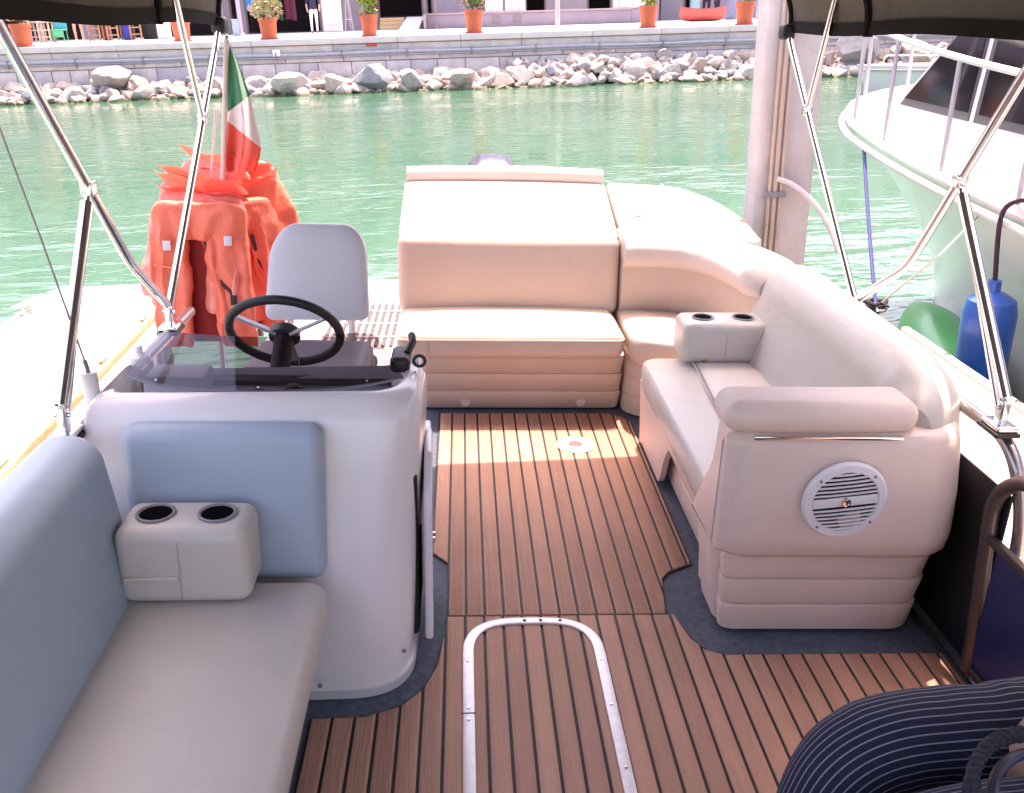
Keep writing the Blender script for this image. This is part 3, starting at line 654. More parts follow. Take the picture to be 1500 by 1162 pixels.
# throttle, horn, eyelet
mesh('throttle', join([box(-0.20, -0.145, 2.44, 2.56, 0.79, 0.835, 0.015), tube([(-0.155, 2.50, 0.83), (-0.14, 2.54, 0.85), (-0.145, 2.58, 0.86)], 0.011, 8)]), BLACK, hc)
mesh('eyelet', tube([(-0.118+0.016*math.cos(a), 2.46, 0.822+0.016*math.sin(a)) for a in [2*PI*i/14 for i in range(14)]], 0.005, 6, True), BLACK, hc)
mesh('horn', join([lathe([(0.030, 0), (0.03, 0.02), (0.012, 0.03), (0.012, 0.05)], (-0.905, 2.50, 0.80), 14)]), WHITE_P, hc)
# open storage door on the starboard side
mesh('locker_dark_box', box(-0.158, -0.1185, 2.232, 2.50, 0.06, 0.575, 0.012, 2), plain('locker_shade', (0.006, 0.006, 0.007)), hc)  # solid box, its black colour stands in for the shade inside the locker
dr = mesh('door', warp(box(-0.114, -0.090, 2.228, 2.56, 0.045, 0.60, 0.010, 3), lambda v: Vector((v.x+0.012*max(0, (2.56-v.y)/0.33), v.y+0.10*max(0, (v.z-0.48)/0.12)**2*(1 if v.y < 2.4 else 0), v.z))), WHITE_F, hc, label='white locker door standing ajar')
mesh('latch', lathe([(0.014, 0), (0.014, 0.008), (0.004, 0.010)], (-0.080, 2.28, 0.36), 14, 'x'), CHROME, dr)
mesh('door_surround', tube([(-0.162, 2.190, 0.05), (-0.160, 2.205, 0.45), (-0.150, 2.225, 0.56), (-0.130, 2.27, 0.64), (-0.112, 2.36, 0.69)], 0.005, 6), WHITE_F, hc)

# ------------------------------------------------------------------ helm chair
ch = thing('helm_chair', 'grey padded helm chair standing behind the steering wheel', 'chair', (-0.55, 3.2, 0.0))
bk = rpoly([(-0.195, -0.17), (0.195, -0.17), (0.185, 0.12), (0.14, 0.185), (-0.10, 0.19), (-0.165, 0.10)], [0.04, 0.04, 0.12, 0.12, 0.12, 0.14], 6)
sh = rpad(bk, lambda x, y: 0.0, 0.07, 0.014, 'b', None)
mesh('backrest', xf(sh, Matrix.Translation((-0.538, 3.35, 0.838)) @ Matrix.Rotation(rad(80), 4, 'X')), CHAIR_G, ch)
mesh('seat', box(-0.755, -0.33, 2.93, 3.33, 0.50, 0.60, 0.04, 4, (0.003, 0.003, 0.015)), CHAIR_G, ch)
mesh('seat_shell', box(-0.76, -0.325, 2.935, 3.42, 0.46, 0.51, 0.02), GREYPL, ch)
for x in (-0.66, -0.42): mesh('back_bracket', tube([(x, 3.40, 0.50), (x, 3.42, 0.70)], 0.014, 8), ALU, ch)
mesh('pedestal', lathe([(0.14, 0.013), (0.14, 0.02), (0.045, 0.03), (0.04, 0.46)], (-0.54, 3.15, 0), 20), ALU, ch)

# ------------------------------------------------------------------ outboard motor
om = thing('outboard_motor', 'dark blue-black outboard motor cowl rising behind the sunpad', 'motor', (0.19, 5.8, -0.6))
mesh('cowl', warp(box(0.01, 0.37, 5.50, 6.10, 0.55, 0.945, 0.09, 5, (0.02, 0.03, 0.02)), lambda v: Vector((0.19+(v.x-0.19)*(1-0.25*max(0, (v.z-0.75)/0.2)), v.y, v.z))), plain('cowl_navy', (0.05, 0.055, 0.09), 0.25, coat=0.4), om)
mesh('mid_section', box(0.12, 0.26, 5.62, 5.98, -0.45, 0.56, 0.05), plain('cowl_navy', (0.05, 0.055, 0.09), 0.25), om)
mesh('transom_bracket', box(0.02, 0.36, 5.44, 5.64, 0.012, 0.40, 0.02), plain('bracket', (0.05, 0.05, 0.06), 0.4), om)

# ------------------------------------------------------------------ bimini top
bt = thing('bimini_top', 'dark canvas bimini top on shiny stainless poles shading the deck', 'canopy', (0.22, 2.2, 0.74))
def cxz(s):          # s 0..1 from port edge over the arch to the starboard edge
    a = PI*(1-s); c, q = math.cos(a), math.sin(a); p = 2.9
    return 0.225+1.205*math.copysign(abs(c)**(2/p), c), 1.690+0.018*s+0.36*abs(q)**(2/p)
def can(u, v):
    x, z = cxz(u)
    ya = 4.05+0.20*(x+0.97)/2.39
    y = -0.9+(ya+0.9)*v
    sag = -0.010*math.sin(v*PI*3)**2*math.sin(PI*u)+0.006*math.sin(v*23+u*3)*(1-math.sin(PI*u))
    return Vector((x, y, z+sag))
mesh('canopy', thicken(grid(56, 40, can), 0.003), CANVAS, bt)
def hem(s0, s1): return thicken(grid(6, 60, lambda u, v: can(s0+(s1-s0)*u, v)+Vector((0.003*(1 if s0 < .5 else -1), 0, 0.0))), 0.006)
mesh('hem', grid(3, 40, lambda u, v: can(0, v)+Vector((0.006, 0.0, -0.004+0.046*u))), CANVAS_D, bt)
mesh('hem', grid(3, 40, lambda u, v: can(1, v)+Vector((-0.006, 0.0, -0.004+0.046*u))), CANVAS_D, bt)
mesh('hem', tube([can(i/60, 1.0) for i in range(61)], 0.016, 8), CANVAS_D, bt)
for v0 in (0.84, 0.60, 0.3): mesh('pole_pocket', tube([can(i/60, v0)+Vector((0, 0, -0.008)) for i in range(61)], 0.018, 8), CANVAS_D, bt)
for X, s, k in ((XP, -1, 0), (XS, 1, 1)):
    my = 3.06 if s < 0 else 3.23
    mb = Vector((X, my, 0.735 if s < 0 else 0.725))
    cor = can(k, 1.0)+Vector((-0.0*s, -0.01, 0.0)); cor.x = X+(0.02 if s < 0 else -0.05)
    ap = mesh('aft_pole', tube([mb+Vector((0, 0, 0.05)), cor], 0.0135, 12), CHROME, bt)
    # forward pole with its elbow
    e1 = bx(190, 385, X) if s < 0 else bx(1330, 390, X)
    e2 = bx(10, 60, X) if s < 0 else bx(1500, 110, X)
    d = (e2-e1).normalized(); tip = e1+d*((1.72-e1.z)/d.z)
    mesh('forward_pole', tube(fillet([mb+Vector((0, -0.01, 0.075)), e1, tip], 0.05, 4), 0.0145, 12), CHROME, bt)
    # branch to the middle bow
    j = (bx(298, 180, X) if s < 0 else bx(1180, 165, X)); j2 = (bx(235, 0, X) if s < 0 else bx(1245, 0, X))
    t_ = (j.z-mb.z)/(cor.z-mb.z); j = mb+Vector((0, 0, 0.05))+(cor-mb-Vector((0, 0, 0.05)))*t_
    d = (j2-j).normalized(); tip2 = j+d*((1.86-j.z)/d.z); tip2.x -= s*0.06
    mesh('branch_pole', tube([j, tip2], 0.0125, 12), CHROME, bt)
    mesh('clamp', box(j.x-0.018, j.x+0.018, j.y-0.02, j.y+0.02, j.z-0.022, j.z+0.022, 0.008), CHROME, bt)
    # strut from the rail to the forward pole
    sb_ = Vector((X, 2.165 if s < 0 else 2.225, 0.735)); st_ = bx(125, 278, X) if s < 0 else bx(1405, 265, X)
    dd = e1+(tip-e1)*((st_.z-e1.z)/(tip.z-e1.z))
    sr = mesh('strut', tube([sb_+Vector((0, 0, 0.07)), sb_+Vector((0, 0, 0.07))+(dd-sb_-Vector((0, 0, 0.07)))*0.93], 0.0165, 14), CHROME, bt)
    mesh('strut_rod', tube([sb_, dd], 0.008, 10), CHROME, sr)
    mesh('strut_clamp', box(dd.x-0.017, dd.x+0.017, dd.y-0.022, dd.y+0.022, dd.z-0.02, dd.z+0.02, 0.007), CHROME, sr)
    for q in (mb, sb_):
        ft = mesh('deck_mount', join([box(q.x-0.03, q.x+0.03, q.y-0.045, q.y+0.045, q.z-0.012, q.z+0.004, 0.006), box(q.x-0.012, q.x+0.012, q.y-0.016, q.y+0.016, q.z, q.z+0.065, 0.006)]), CHROME, bt)
        mesh('mount_pin', tube([q+Vector((-0.02, 0, 0.045)), q+Vector((0.02, 0, 0.045))], 0.006, 8), CHROME, ft)
        mesh('mount_pad', box(q.x-0.035, q.x+0.035, q.y-0.05, q.y+0.05, q.z-0.026, q.z-0.0125, 0.004), BLACK, ft)
    mesh('corner_cap', box(cor.x-0.028, cor.x+0.028, cor.y-0.04, cor.y+0.04, cor.z-0.035, cor.z+0.03, 0.015), BLACK, bt)

# ------------------------------------------------------------------ whip antenna
ab = bx(135, 575, -0.965)
an = thing('whip_antenna', 'thin grey whip antenna on a white base beside the console', 'antenna', ab)
a_tip = by(-40, 82, ab.y-0.05); a_low = by(128, 540, ab.y)
mesh('mast', tube([a_low, by(60, 350, ab.y-0.02), a_tip], 0.0028, 6), plain('antenna_grey', (0.30, 0.28, 0.27), 0.4), an)
mesh('ferrule', tube([ab+(a_low-ab)*0.2, a_low, a_low+(a_tip-a_low)*0.03], 0.006, 8), GREYPL, an)
mesh('mount', tube([ab+Vector((0, 0, -0.08)), ab, a_low+(ab-a_low)*0.15], 0.021, 12), WHITE_P, an)

# ------------------------------------------------------------------ flag on its staff
FY = 3.95
fs = thing('flag_staff', 'slim pale flag staff rising among the orange life jackets', 'pole', by(322, 470, FY))
p0, p1 = by(321, 480, FY), by(332, 58, FY)
mesh('staff', tube([Vector((p0.x, FY, 0.0)), p0, p1], 0.011, 10), plain('staff_white', (0.75, 0.62, 0.56), 0.4), fs)
mesh('finial', lathe([(0.004, 0), (0.012, 0.006), (0.010, 0.016), (0.001, 0.02)], p1, 10), CHROME, fs)
mesh('halyard', tube([by(310, 250, FY+0.02), by(316, 160, FY+0.02)], 0.006, 8), plain('staff_white', (0.75, 0.62, 0.56), 0.4), fs)
def flag_mat():
    m = bpy.data.materials.new('tricolour_cloth'); m.use_nodes = True; n = m.node_tree.nodes; L = m.node_tree.links; b = n['Principled BSDF']
    b.inputs['Roughness'].default_value = 0.7; b.inputs['Sheen Weight'].default_value = 0.2
    at = n.new('ShaderNodeAttribute'); at.attribute_name = 'band'
    cr = n.new('ShaderNodeValToRGB'); cr.color_ramp.interpolation = 'CONSTANT'; e = cr.color_ramp.elements
    e[0].color = (0.0, 0.20, 0.085, 1); e[1].position = 0.3333; e[1].color = (0.80, 0.74, 0.72, 1); q = e.new(0.6667); q.color = (0.80, 0.13, 0.09, 1)
    dv = n.new('ShaderNodeMath'); dv.operation = 'DIVIDE'; dv.inputs[1].default_value = 3
    L.new(at.outputs['Fac'], dv.inputs[0]); L.new(dv.outputs[0], cr.inputs[0]); L.new(cr.outputs[0], b.inputs['Base Color'])
    wv = n.new('ShaderNodeTexNoise'); wv.inputs['Scale'].default_value = 30; bp = n.new('ShaderNodeBump'); bp.inputs['Strength'].default_value = 0.2; bp.inputs['Distance'].default_value = 0.01
    L.new(wv.outputs[0], bp.inputs['Height']); L.new(bp.outputs[0], b.inputs['Normal']); return m
rows = [(64, 333, 336), (80, 333.3, 344), (100, 333.5, 352), (120, 333.5, 359), (140, 333.5, 366), (160, 333, 371), (180, 332.5, 375), (200, 332, 380), (215, 331, 382.5), (228, 331, 381), (240, 330, 378), (252, 332, 374)]
edge_l, edge_r = lerp([(r[0], r[1]) for r in rows]), lerp([(r[0], r[2]) for r in rows])
band = []
def flg(u, v):
    y = 64+188*v; xl, xr = edge_l(y), edge_r(y); x = xl+(xr-xl)*u
    d = by(x, y, FY+0.012+0.05*math.sin(u*7.5+v*1.4)*min(1, v*3)*(0.3+u)+0.02*math.sin(u*15+v*5)*v)
    s = (x-334)/46; vv = (y-60)+0.8*(x-334); t1, t2 = 105, 118+74*s
    band.append(vv/t1 if vv < t1 else 1+(vv-t1)/max(1, t2-t1)); return d
sh = grid(22, 56, flg)
fl = mesh('flag', sh, flag_mat(), label='green, white and red flag hanging limp from the staff', cat='flag')
at_ = fl.data.attributes.new('band', 'FLOAT', 'POINT'); at_.data.foreach_set('value', band)

# ------------------------------------------------------------------ life jackets
def ripple(v, k, amp): return amp*(noise.noise(v*k)+0.5*noise.noise(v*k*2.3))
def life_jacket(label, M, m, wid=0.47, hgt=0.62, dark_in=True, seed=0, strap=True, patches=True, flap=()):
    """vest hanging by its yoke: two puffy fronts joined over an arched opening; local x right, z up, faces -y"""
    t = thing('life_jacket', label, 'life jacket', M.translation, 'orange life jackets hung round the flag staff')
    hw = wid/2-0.10
    path = [(-hw-0.015, 0, -hgt+0.10), (-hw-0.005, -0.01, -hgt*0.6), (-hw, -0.005, -hgt*0.30), (-hw+0.005, 0, -0.13), (-hw+0.05, 0.0, -0.085), (0, 0.0, -0.078), (hw-0.05, 0.0, -0.085), (hw-0.005, 0, -0.13), (hw, -0.005, -hgt*0.30), (hw+0.005, -0.012, -hgt*0.6), (hw+0.01, 0, -hgt+0.10)]
    pp = smooth_path([Vector(p) for p in path], 6)
    def sec(q):
        k = min(1, min(q, 1-q)/0.05); k = 0.45+0.55*k**0.5
        return ssec(0.20*(0.8+0.2*k), 0.085*k, 36, 3.4)
    body = sweep(pp, lambda q: [(a, b) for a, b in sec(q)], upv=(0, 1, 0), fixed=True)
    body = ([v for v in body[0]], body[1])
    V = []
    for v in body[0]:
        s = Vector((seed*3.1, 0, seed))
        f_ = 0.012*math.sin(v.x*55+seed*2+3*noise.noise(v*5+s))*min(1, max(0, -v.z/0.15))
        V.append(v+Vector((ripple(v+s, 7, 0.018), ripple(v+s, 9, 0.024)+f_, ripple(v+s+Vector((5, 0, 0)), 8, 0.014))))
    # shoulders squared and flared
    V = [Vector((v.x*(1.0+0.16*max(0, (v.z+0.10)/0.1)), v.y, v.z+(0.02*abs(v.x)/hw if v.z > -0.1 else 0))) for v in V]
    put = lambda nm, sh, mm, par: mesh(nm, xf(sh, M), mm, par)
    bd = put('foam_body', (V, body[1]), m, t)
    put('lining', thicken(grid(6, 10, lambda u, v: Vector(((u-0.5)*wid*0.72, 0.045+0.01*math.sin(u*9), -0.10-(hgt-0.22)*v))), 0.01), plain('dark_lining', (0.32, 0.02, 0.015), 0.8), t)
    if flap:
        for q, (dz, ty) in enumerate(flap):
            put('shoulder_flap', warp(box(-wid*0.44, wid*0.44, -0.10, 0.05, -0.026, 0.026, 0.018, 3, (0, 0, 0.008), 6), lambda v: Vector((v.x+0.015*math.sin(q*2+v.y*20), v.y+0.12*abs(v.x), dz-ty*v.y+0.05*(v.x/wid)**2+0.012*math.sin(v.x*22+q*2+seed)))), PINKOR, bd)  # paler pink paints sunlit tops into the flap colour
    if patches:
        for sx in (-1, 1):
            put('reflective_patch', warp(rbox(0.042, 0.004, 0.052, 0.0015, 1), lambda v: Vector((v.x+sx*hw*1.0, v.y-0.068, v.z-0.185+0.012*sx))), plain('patch_white', (0.72, 0.68, 0.74), 0.5), bd)
    if strap:
        put('strap', sweep(smooth_path([(0.03, -0.03, -0.16), (0.055, -0.03, -0.30), (0.10, -0.045, -0.40), (0.16, -0.056, -0.47), (0.185, -0.058, -0.58)], 5), [(-0.010, -0.002), (0.010, -0.002), (0.010, 0.002), (-0.010, 0.002)], upv=(0, 1, 0), fixed=True), plain('strap_dark', (0.07, 0.015, 0.02), 0.7), bd)
        put('buckle', mv(rbox(0.035, 0.014, 0.055, 0.005), (0.165, -0.064, -0.50)), BLACK, bd)
    put('waist_cord', tube([(-hw-0.09, -0.03, -0.305), (-hw-0.04, -0.054, -0.31), (-hw+0.04, -0.054, -0.325), (-hw+0.085, -0.03, -0.32)], 0.004, 6), PINKOR, bd)
    return t
def JM(px, py, Y, rz, rx=0, ry=0, s=1.0):
    p = by(px, py, Y); return Matrix.Translation(p) @ Matrix.Rotation(rad(rz), 4, 'Z') @ Matrix.Rotation(rad(rx), 4, 'X') @ Matrix.Rotation(rad(ry), 4, 'Y') @ Matrix.Scale(s, 4)
life_jacket('bright orange life jacket in front with two white patches and a black buckle', JM(288, 303, 3.74, 4, -3, 0, 0.74), ORANGE, 0.52, 0.88, seed=1)
life_jacket('pink-orange life jacket hung just behind the foremost one, white patches covered', JM(296, 287, 3.84, -14, -12, 3, 0.78), PINKOR, 0.50, 0.70, seed=2, strap=False, patches=False, flap=((0.0, 0.25), (0.035, 0.45)))
life_jacket('orange life jacket turned toward the helm chair, side edges showing in folds', JM(350, 300, 3.86, 50, -6, 0, 0.78), ORANGE, 0.46, 0.80, seed=3, strap=True, patches=False)
life_jacket('orange life jacket with flared top sticking out on the side of the helm chair', JM(362, 272, 4.00, 34, -16, -8, 0.80), ORANGE, 0.42, 0.80, seed=4, strap=False, patches=False, flap=((0.0, 0.3),))
life_jacket('pink-orange life jacket hung highest, close under the flag', JM(318, 243, 4.05, -18, -16, 6, 0.80), PINKOR, 0.40, 0.70, seed=5, strap=False, patches=False, flap=((0.0, 0.5),))
life_jacket('pink-orange life jacket tilted out toward the dock side', JM(276, 276, 4.0, -34, -14, 4, 0.78), PINKOR, 0.46, 0.74, seed=6, strap=False, patches=False, flap=((0.01, 0.3), (0.04, 0.5)))
life_jacket('orange life jacket with its back to the water, under the flag', JM(350, 248, 4.10, 20, -8, -4, 0.80), PINKOR, 0.42, 0.74, seed=7, strap=False, patches=False, flap=((0.0, 0.2),))

# ------------------------------------------------------------------ docks
pd = thing('finger_dock', 'sun-bleached white finger dock with timber edge along the port side', 'dock', (-2.0, 1.0, -0.3), frame=WORLD)
for y0, y1 in ((-6.0, 1.2), (1.212, 5.52)):
    mesh('dock_slab', box(-2.38, -1.66, y0, y1, 0.55, 0.80, 0.02), DOCKM, pd)
    mesh('timber_edge', box(-1.657, -1.632, y0, y1, 0.58, 0.794, 0.008), RUST, pd)
    mesh('rub_board', warp(box(-2.42, -2.382, y0, y1, 0.60, 0.785, 0.01), lambda v: v), RUST, pd)
mesh('white_bumper', tube([(-1.555, -6, 0.755), (-1.555, 5.45, 0.755)], 0.05, 14), WHITE_P, pd)
for y in (-4, -1, 2, 5): mesh('float', box(-2.3, -1.75, y-0.5, y+0.5, -0.25, 0.545, 0.05), plain('float_grey', (0.3, 0.3, 0.3)), pd)
random.seed(3)
for i in range(7):
    y = 1.4+i*0.56+random.uniform(-.1, .1); L_ = random.uniform(0.03, 0.12)
    mesh('splinter', box(-1.672-random.uniform(0, .02), -1.652, y, y+L_, 0.797, 0.803, 0.002, 1), RUST, pd)
def cleat(label, p, rz, s=1.0):
    t = thing('mooring_cleat', label, 'cleat', p, 'dock cleats', WORLD)
    R_ = Matrix.Translation(Vector(p)) @ Matrix.Rotation(rz, 4, 'Z') @ Matrix.Scale(s, 4)
    mesh('horn_bar', xf(sweep([(-0.13, 0, 0.062), (-0.06, 0, 0.058), (0, 0, 0.056), (0.06, 0, 0.058), (0.13, 0, 0.062)], lambda q: circ(0.013*(1-0.4*abs(2*q-1)), 10)), R_), CHROME, t)
    for x in (-0.035, 0.035): mesh('leg', xf(lathe([(0.018, 0), (0.012, 0.012), (0.011, 0.05)], (x, 0, 0), 10), R_), CHROME, t)
    mesh('foot_plate', xf(box(-0.07, 0.07, -0.022, 0.022, -0.004, 0.006, 0.003), R_), CHROME, t)
    return t, R_
pc = wz(33, 458, 0.80); pc.x = -2.34
c3, R3 = cleat('galvanised cleat wrapped with pale line on the outer edge of the white finger dock', (pc.x, pc.y, 0.805), rad(75), 0.9)
rp = thing('dock_line', 'pale mooring line wound round the cleat of the white finger dock', 'rope', (pc.x, pc.y, 0.805), frame=WORLD)
mesh('turns', xf(tube([(0.035*math.cos(a*0.7)*(1 if a % 2 else .8), 0.03*math.sin(a*0.7), 0.012+0.0016*a) for a in range(26)], 0.008, 6), R3), ROPEW, rp)
mesh('tail', tube([(pc.x, pc.y, 0.82), (pc.x-0.03, pc.y-0.25, 0.81), (pc.x-0.02, pc.y-0.7, 0.812), (pc.x-0.05, pc.y-1.4, 0.80)], 0.008, 6), ROPEW, rp)
# starboard dock
e1, e2 = wz(1310, 462, 0.62), wz(1500, 600, 0.62)
XE = (e1.x+e2.x)/2
sd_ = thing('walkway_dock', 'narrow pale walkway dock between the pontoon boat and the yacht', 'dock', (XE-0.2, 1.0, -0.3), frame=WORLD)
for y0, y1 in ((-6.0, 2.35), (2.362, 4.55)):
    mesh('dock_slab', box(1.70, XE-0.05, y0, y1, 0.42, 0.62, 0.015), DOCKM, sd_)
    mesh('edge_rail', box(XE-0.048, XE, y0, y1, 0.40, 0.632, 0.012), plain('dock_rail', (0.58, 0.50, 0.44), 0.6), sd_)
for y in (-4, -1, 1.5, 3.9): mesh('float', box(1.74, XE-0.1, y-0.5, y+0.5, -0.25, 0.415, 0.05), plain('float_grey', (0.3, 0.3, 0.3)), sd_)
for y in (2.9, 3.5, 4.1): mesh('bolt', lathe([(0.014, 0), (0.012, 0.008), (0.001, 0.01)], (XE-0.024, y, 0.631), 8), CHROME, sd_)
kc = wz(1298, 458, 0.63); kc.x = min(kc.x, XE-0.08)
c4, R4 = cleat('dark cleat buried in coiled line on the narrow walkway dock', (kc.x, kc.y, 0.625), rad(70))
cr_ = thing('rope_coil', 'tangled dark mooring rope on the narrow walkway dock', 'rope', (kc.x, kc.y, 0.625), frame=WORLD)
random.seed(5)
for q in range(3):
    P_ = [(kc.x+0.06*math.cos(a*0.9+q)*random.uniform(.5, 1.2), kc.y+0.08*math.sin(a*0.9+q)*random.uniform(.6, 1.2), 0.64+0.045*random.random()+0.01*q) for a in range(12)]
    mesh('loop', tube(smooth_path(P_, 4), 0.010, 6), ROPEK if q != 1 else plain('rope_grey', (0.22, 0.20, 0.20)), cr_)
nl_top = wy(1276, 246, 6.2)
mesh('mooring_line', tube([Vector((kc.x, kc.y, 0.68)).lerp(Vector((2.705, 6.0, 1.36)), i/8)-Vector((0, 0, 0.10*(i/8)*(1-i/8))) for i in range(9)], 0.011, 8), ROPEN, frame=WORLD, label='navy mooring line running from the coiled cleat up to the yacht bow', cat='rope')
mesh('mooring_line', tube([(kc.x+0.02, kc.y, 0.68), wy(1375, 375, 4.3), wy(1432, 318, 4.75)], 0.005, 6), ROPEW, frame=WORLD, label='thin pale line stretched from the coiled cleat to the yacht side', cat='rope')

# ------------------------------------------------------------------ concrete piling with conduits
pl = thing('concrete_piling', 'tall square concrete piling standing in the water beside the stern', 'piling', (1.78, 4.98, -3), frame=WORLD)
mesh('pile', xf(box(-0.148, 0.148, -0.148, 0.148, -3, 3.4, 0.03, 3), Matrix.Translation((1.785, 4.98, 0)) @ Matrix.Rotation(rad(-6), 4, 'Z')), CONC, pl)
for dx, r_ in ((0.0, 0.014), (0.032, 0.011), (-0.028, 0.009)):
    mesh('conduit', tube([(1.707+dx, 4.815, 0.2), (1.712+dx, 4.815, 1.4), (1.715+dx, 4.815, 3.3)], r_, 8), plain('conduit_beige', (0.55, 0.42, 0.34), 0.5), pl)
mesh('water_hose', tube(smooth_path([wy(1138, 262, 4.80), wy(1160, 270, 4.79), wy(1185, 290, 4.77), wy(1205, 315, 4.74), wy(1220, 345, 4.7), wy(1228, 370, 4.66)], 5), 0.014, 8), plain('hose_white', (0.72, 0.66, 0.64), 0.5), pl)
mesh('band_clip', box(1.655, 1.77, 4.796, 4.804, 1.30, 1.33, 0.003, 1), GREYPL, pl)

# ------------------------------------------------------------------ yacht alongside (bow away from the camera)
YC = 4.45
ya = thing('motor_yacht', 'white motor yacht moored alongside with bow rail and dark cabin windows', 'yacht', (YC, 2, -0.5), frame=WORLD)
deck_l = lerp([(-6, 2.80), (3.0, 2.76), (4.4, 2.74), (5.4, 2.72), (6.0, 2.73), (6.45, 2.79), (6.8, 2.92), (7.1, 3.15), (7.35, 3.5), (7.52, 3.95), (7.58, YC)])
deck_z = lerp([(-6, 1.12), (3.0, 1.20), (4.4, 1.27), (5.2, 1.34), (6.2, 1.45), (6.8, 1.52), (7.58, 1.62)])
# hull stations by parameter: deck edge point and waterline point
DE = smooth_path([Vector((2.80, -6, 1.12)), Vector((2.77, 1, 1.17)), Vector((2.76, 3.0, 1.20)), Vector((2.74, 4.4, 1.27)), Vector((2.72, 5.3, 1.34)), Vector((2.72, 6.0, 1.42)), Vector((2.78, 6.5, 1.48)), Vector((2.98, 6.95, 1.54)), Vector((3.35, 7.3, 1.58)), Vector((3.85, 7.5, 1.61)), Vector((YC, 7.56, 1.62))], 5)
WL = smooth_path([Vector((2.92, -6, 0)), Vector((2.95, 1, 0)), Vector((3.02, 3.0, 0)), Vector((3.16, 4.4, 0)), Vector((3.34, 5.3, 0)), Vector((3.52, 6.0, 0)), Vector((3.68, 6.5, 0)), Vector((3.84, 6.9, 0)), Vector((3.98, 7.1, 0)), Vector((4.2, 7.2, 0)), Vector((YC, 7.25, 0))], 5)
loops = []; NH = 12
for d_, w_ in zip(DE, WL):
    col = [Vector((w_.x+0.35, w_.y, -0.6))]
    for k in range(NH+1):
        t = k/NH; f = t**1.7
        col.append(Vector((w_.x+(d_.x-w_.x)*f, w_.y+(d_.y-w_.y)*f, d_.z*t)))
    loops.append(col)
def hull(mirror):
    V = []; m_ = NH+2
    for col in loops:
        for v in col: V.append(Vector((2*YC-v.x if mirror else v.x, v.y, v.z)))
    Fc = []
    for i in range(len(loops)-1):
        for j in range(m_-1): Fc.append((i*m_+j, i*m_+j+1, (i+1)*m_+j+1, (i+1)*m_+j))
    return V, Fc
mesh('hull', join([hull(False), hull(True)]), WHITE_H, ya, sharp=60)
mesh('rub_rail', sweep([v+Vector((-0.012, 0.006 if v.y > 6.8 else 0, -0.055)) for v in DE], circ(0.022, 8)), plain('rubrail', (0.66, 0.60, 0.58), 0.4), ya)
# deck with camber
def ydeck(u, v):
    i = v*(len(DE)-1); a = DE[int(min(i, len(DE)-1))]
    x = a.x+(2*YC-2*a.x)*u; return Vector((x, a.y, a.z-0.004+0.07*(1-(2*u-1)**2)*min(1, (YC-a.x)/1.0)))
mesh('foredeck', grid(12, len(DE)-1, ydeck), WHITE_H, ya)
mesh('toe_rail', sweep([v+Vector((0.03, -0.02 if v.y > 7 else 0, 0.012)) for v in DE], [(-0.02, -0.015), (-0.012, 0.016), (0.012, 0.016), (0.02, -0.015)], fixed=True), WHITE_H, ya)
# cabin
def wx(x, y, X): d = _ray(M_WORLD, x, y); return CAM_W+d*(X/d.x)
XC = 3.18
k1, k2, k3, k4 = wx(1303, 158, XC), wx(1372, 40, XC), wx(1500, 45, XC), wx(1500, 232, XC)
zb = 1.34
cyl = [(XC, -4.0, zb), (XC, 6.55, zb), (2*YC-XC, 6.55, zb), (2*YC-XC, -4.0, zb)]
loops = [[(XC-0.01, -4, 1.15), (XC-0.01, 6.80, 1.30), (YC-0.5, 7.1, 1.36), (YC+0.5, 7.1, 1.36), (2*YC-XC, 6.80, 1.30), (2*YC-XC, -4, 1.15)],
         [(XC, -4, 1.46), (XC, 6.68, 1.53), (YC-0.5, 6.98, 1.58), (YC+0.5, 6.98, 1.58), (2*YC-XC, 6.68, 1.53), (2*YC-XC, -4, 1.46)],
         [(XC+0.10, -4, 2.45), (XC+0.10, 5.45, 2.45), (YC-0.4, 5.65, 2.47), (YC+0.4, 5.65, 2.47), (2*YC-XC-0.10, 5.45, 2.45), (2*YC-XC-0.10, -4, 2.45)],
         [(XC+0.16, -3.9, 2.54), (XC+0.16, 5.35, 2.54), (YC-0.4, 5.5, 2.57), (YC+0.4, 5.5, 2.57), (2*YC-XC-0.16, 5.35, 2.54), (2*YC-XC-0.16, -3.9, 2.54)]]
mesh('cabin', loft(loops), WHITE_H, ya, sharp=25)
GLASS = mat('dark_cabin_glass', (0.02, 0.018, 0.022), 0.05, var=0.3, spec=0.7)
FRAME = mat('window_frame_grey', (0.07, 0.07, 0.08), 0.4)
def side_quad(name, pts, m, parent, off, th=0.012):
    # points given as (y, z) on the raked cabin side
    def X(z): return XC+0.10*(z-1.5)/0.95-off
    a = [Vector((X(z), y, z)) for y, z in pts]; b = [p+Vector((th, 0, 0)) for p in a]; n = len(a)
    return mesh(name, (a+b, [tuple(range(n)), tuple(range(2*n-1, n-1, -1))]+[(i, i+n, (i+1) % n+n, (i+1) % n) for i in range(n)]), m, parent)
def ysl(t, z): return 6.36-(z-1.62)*1.12-t
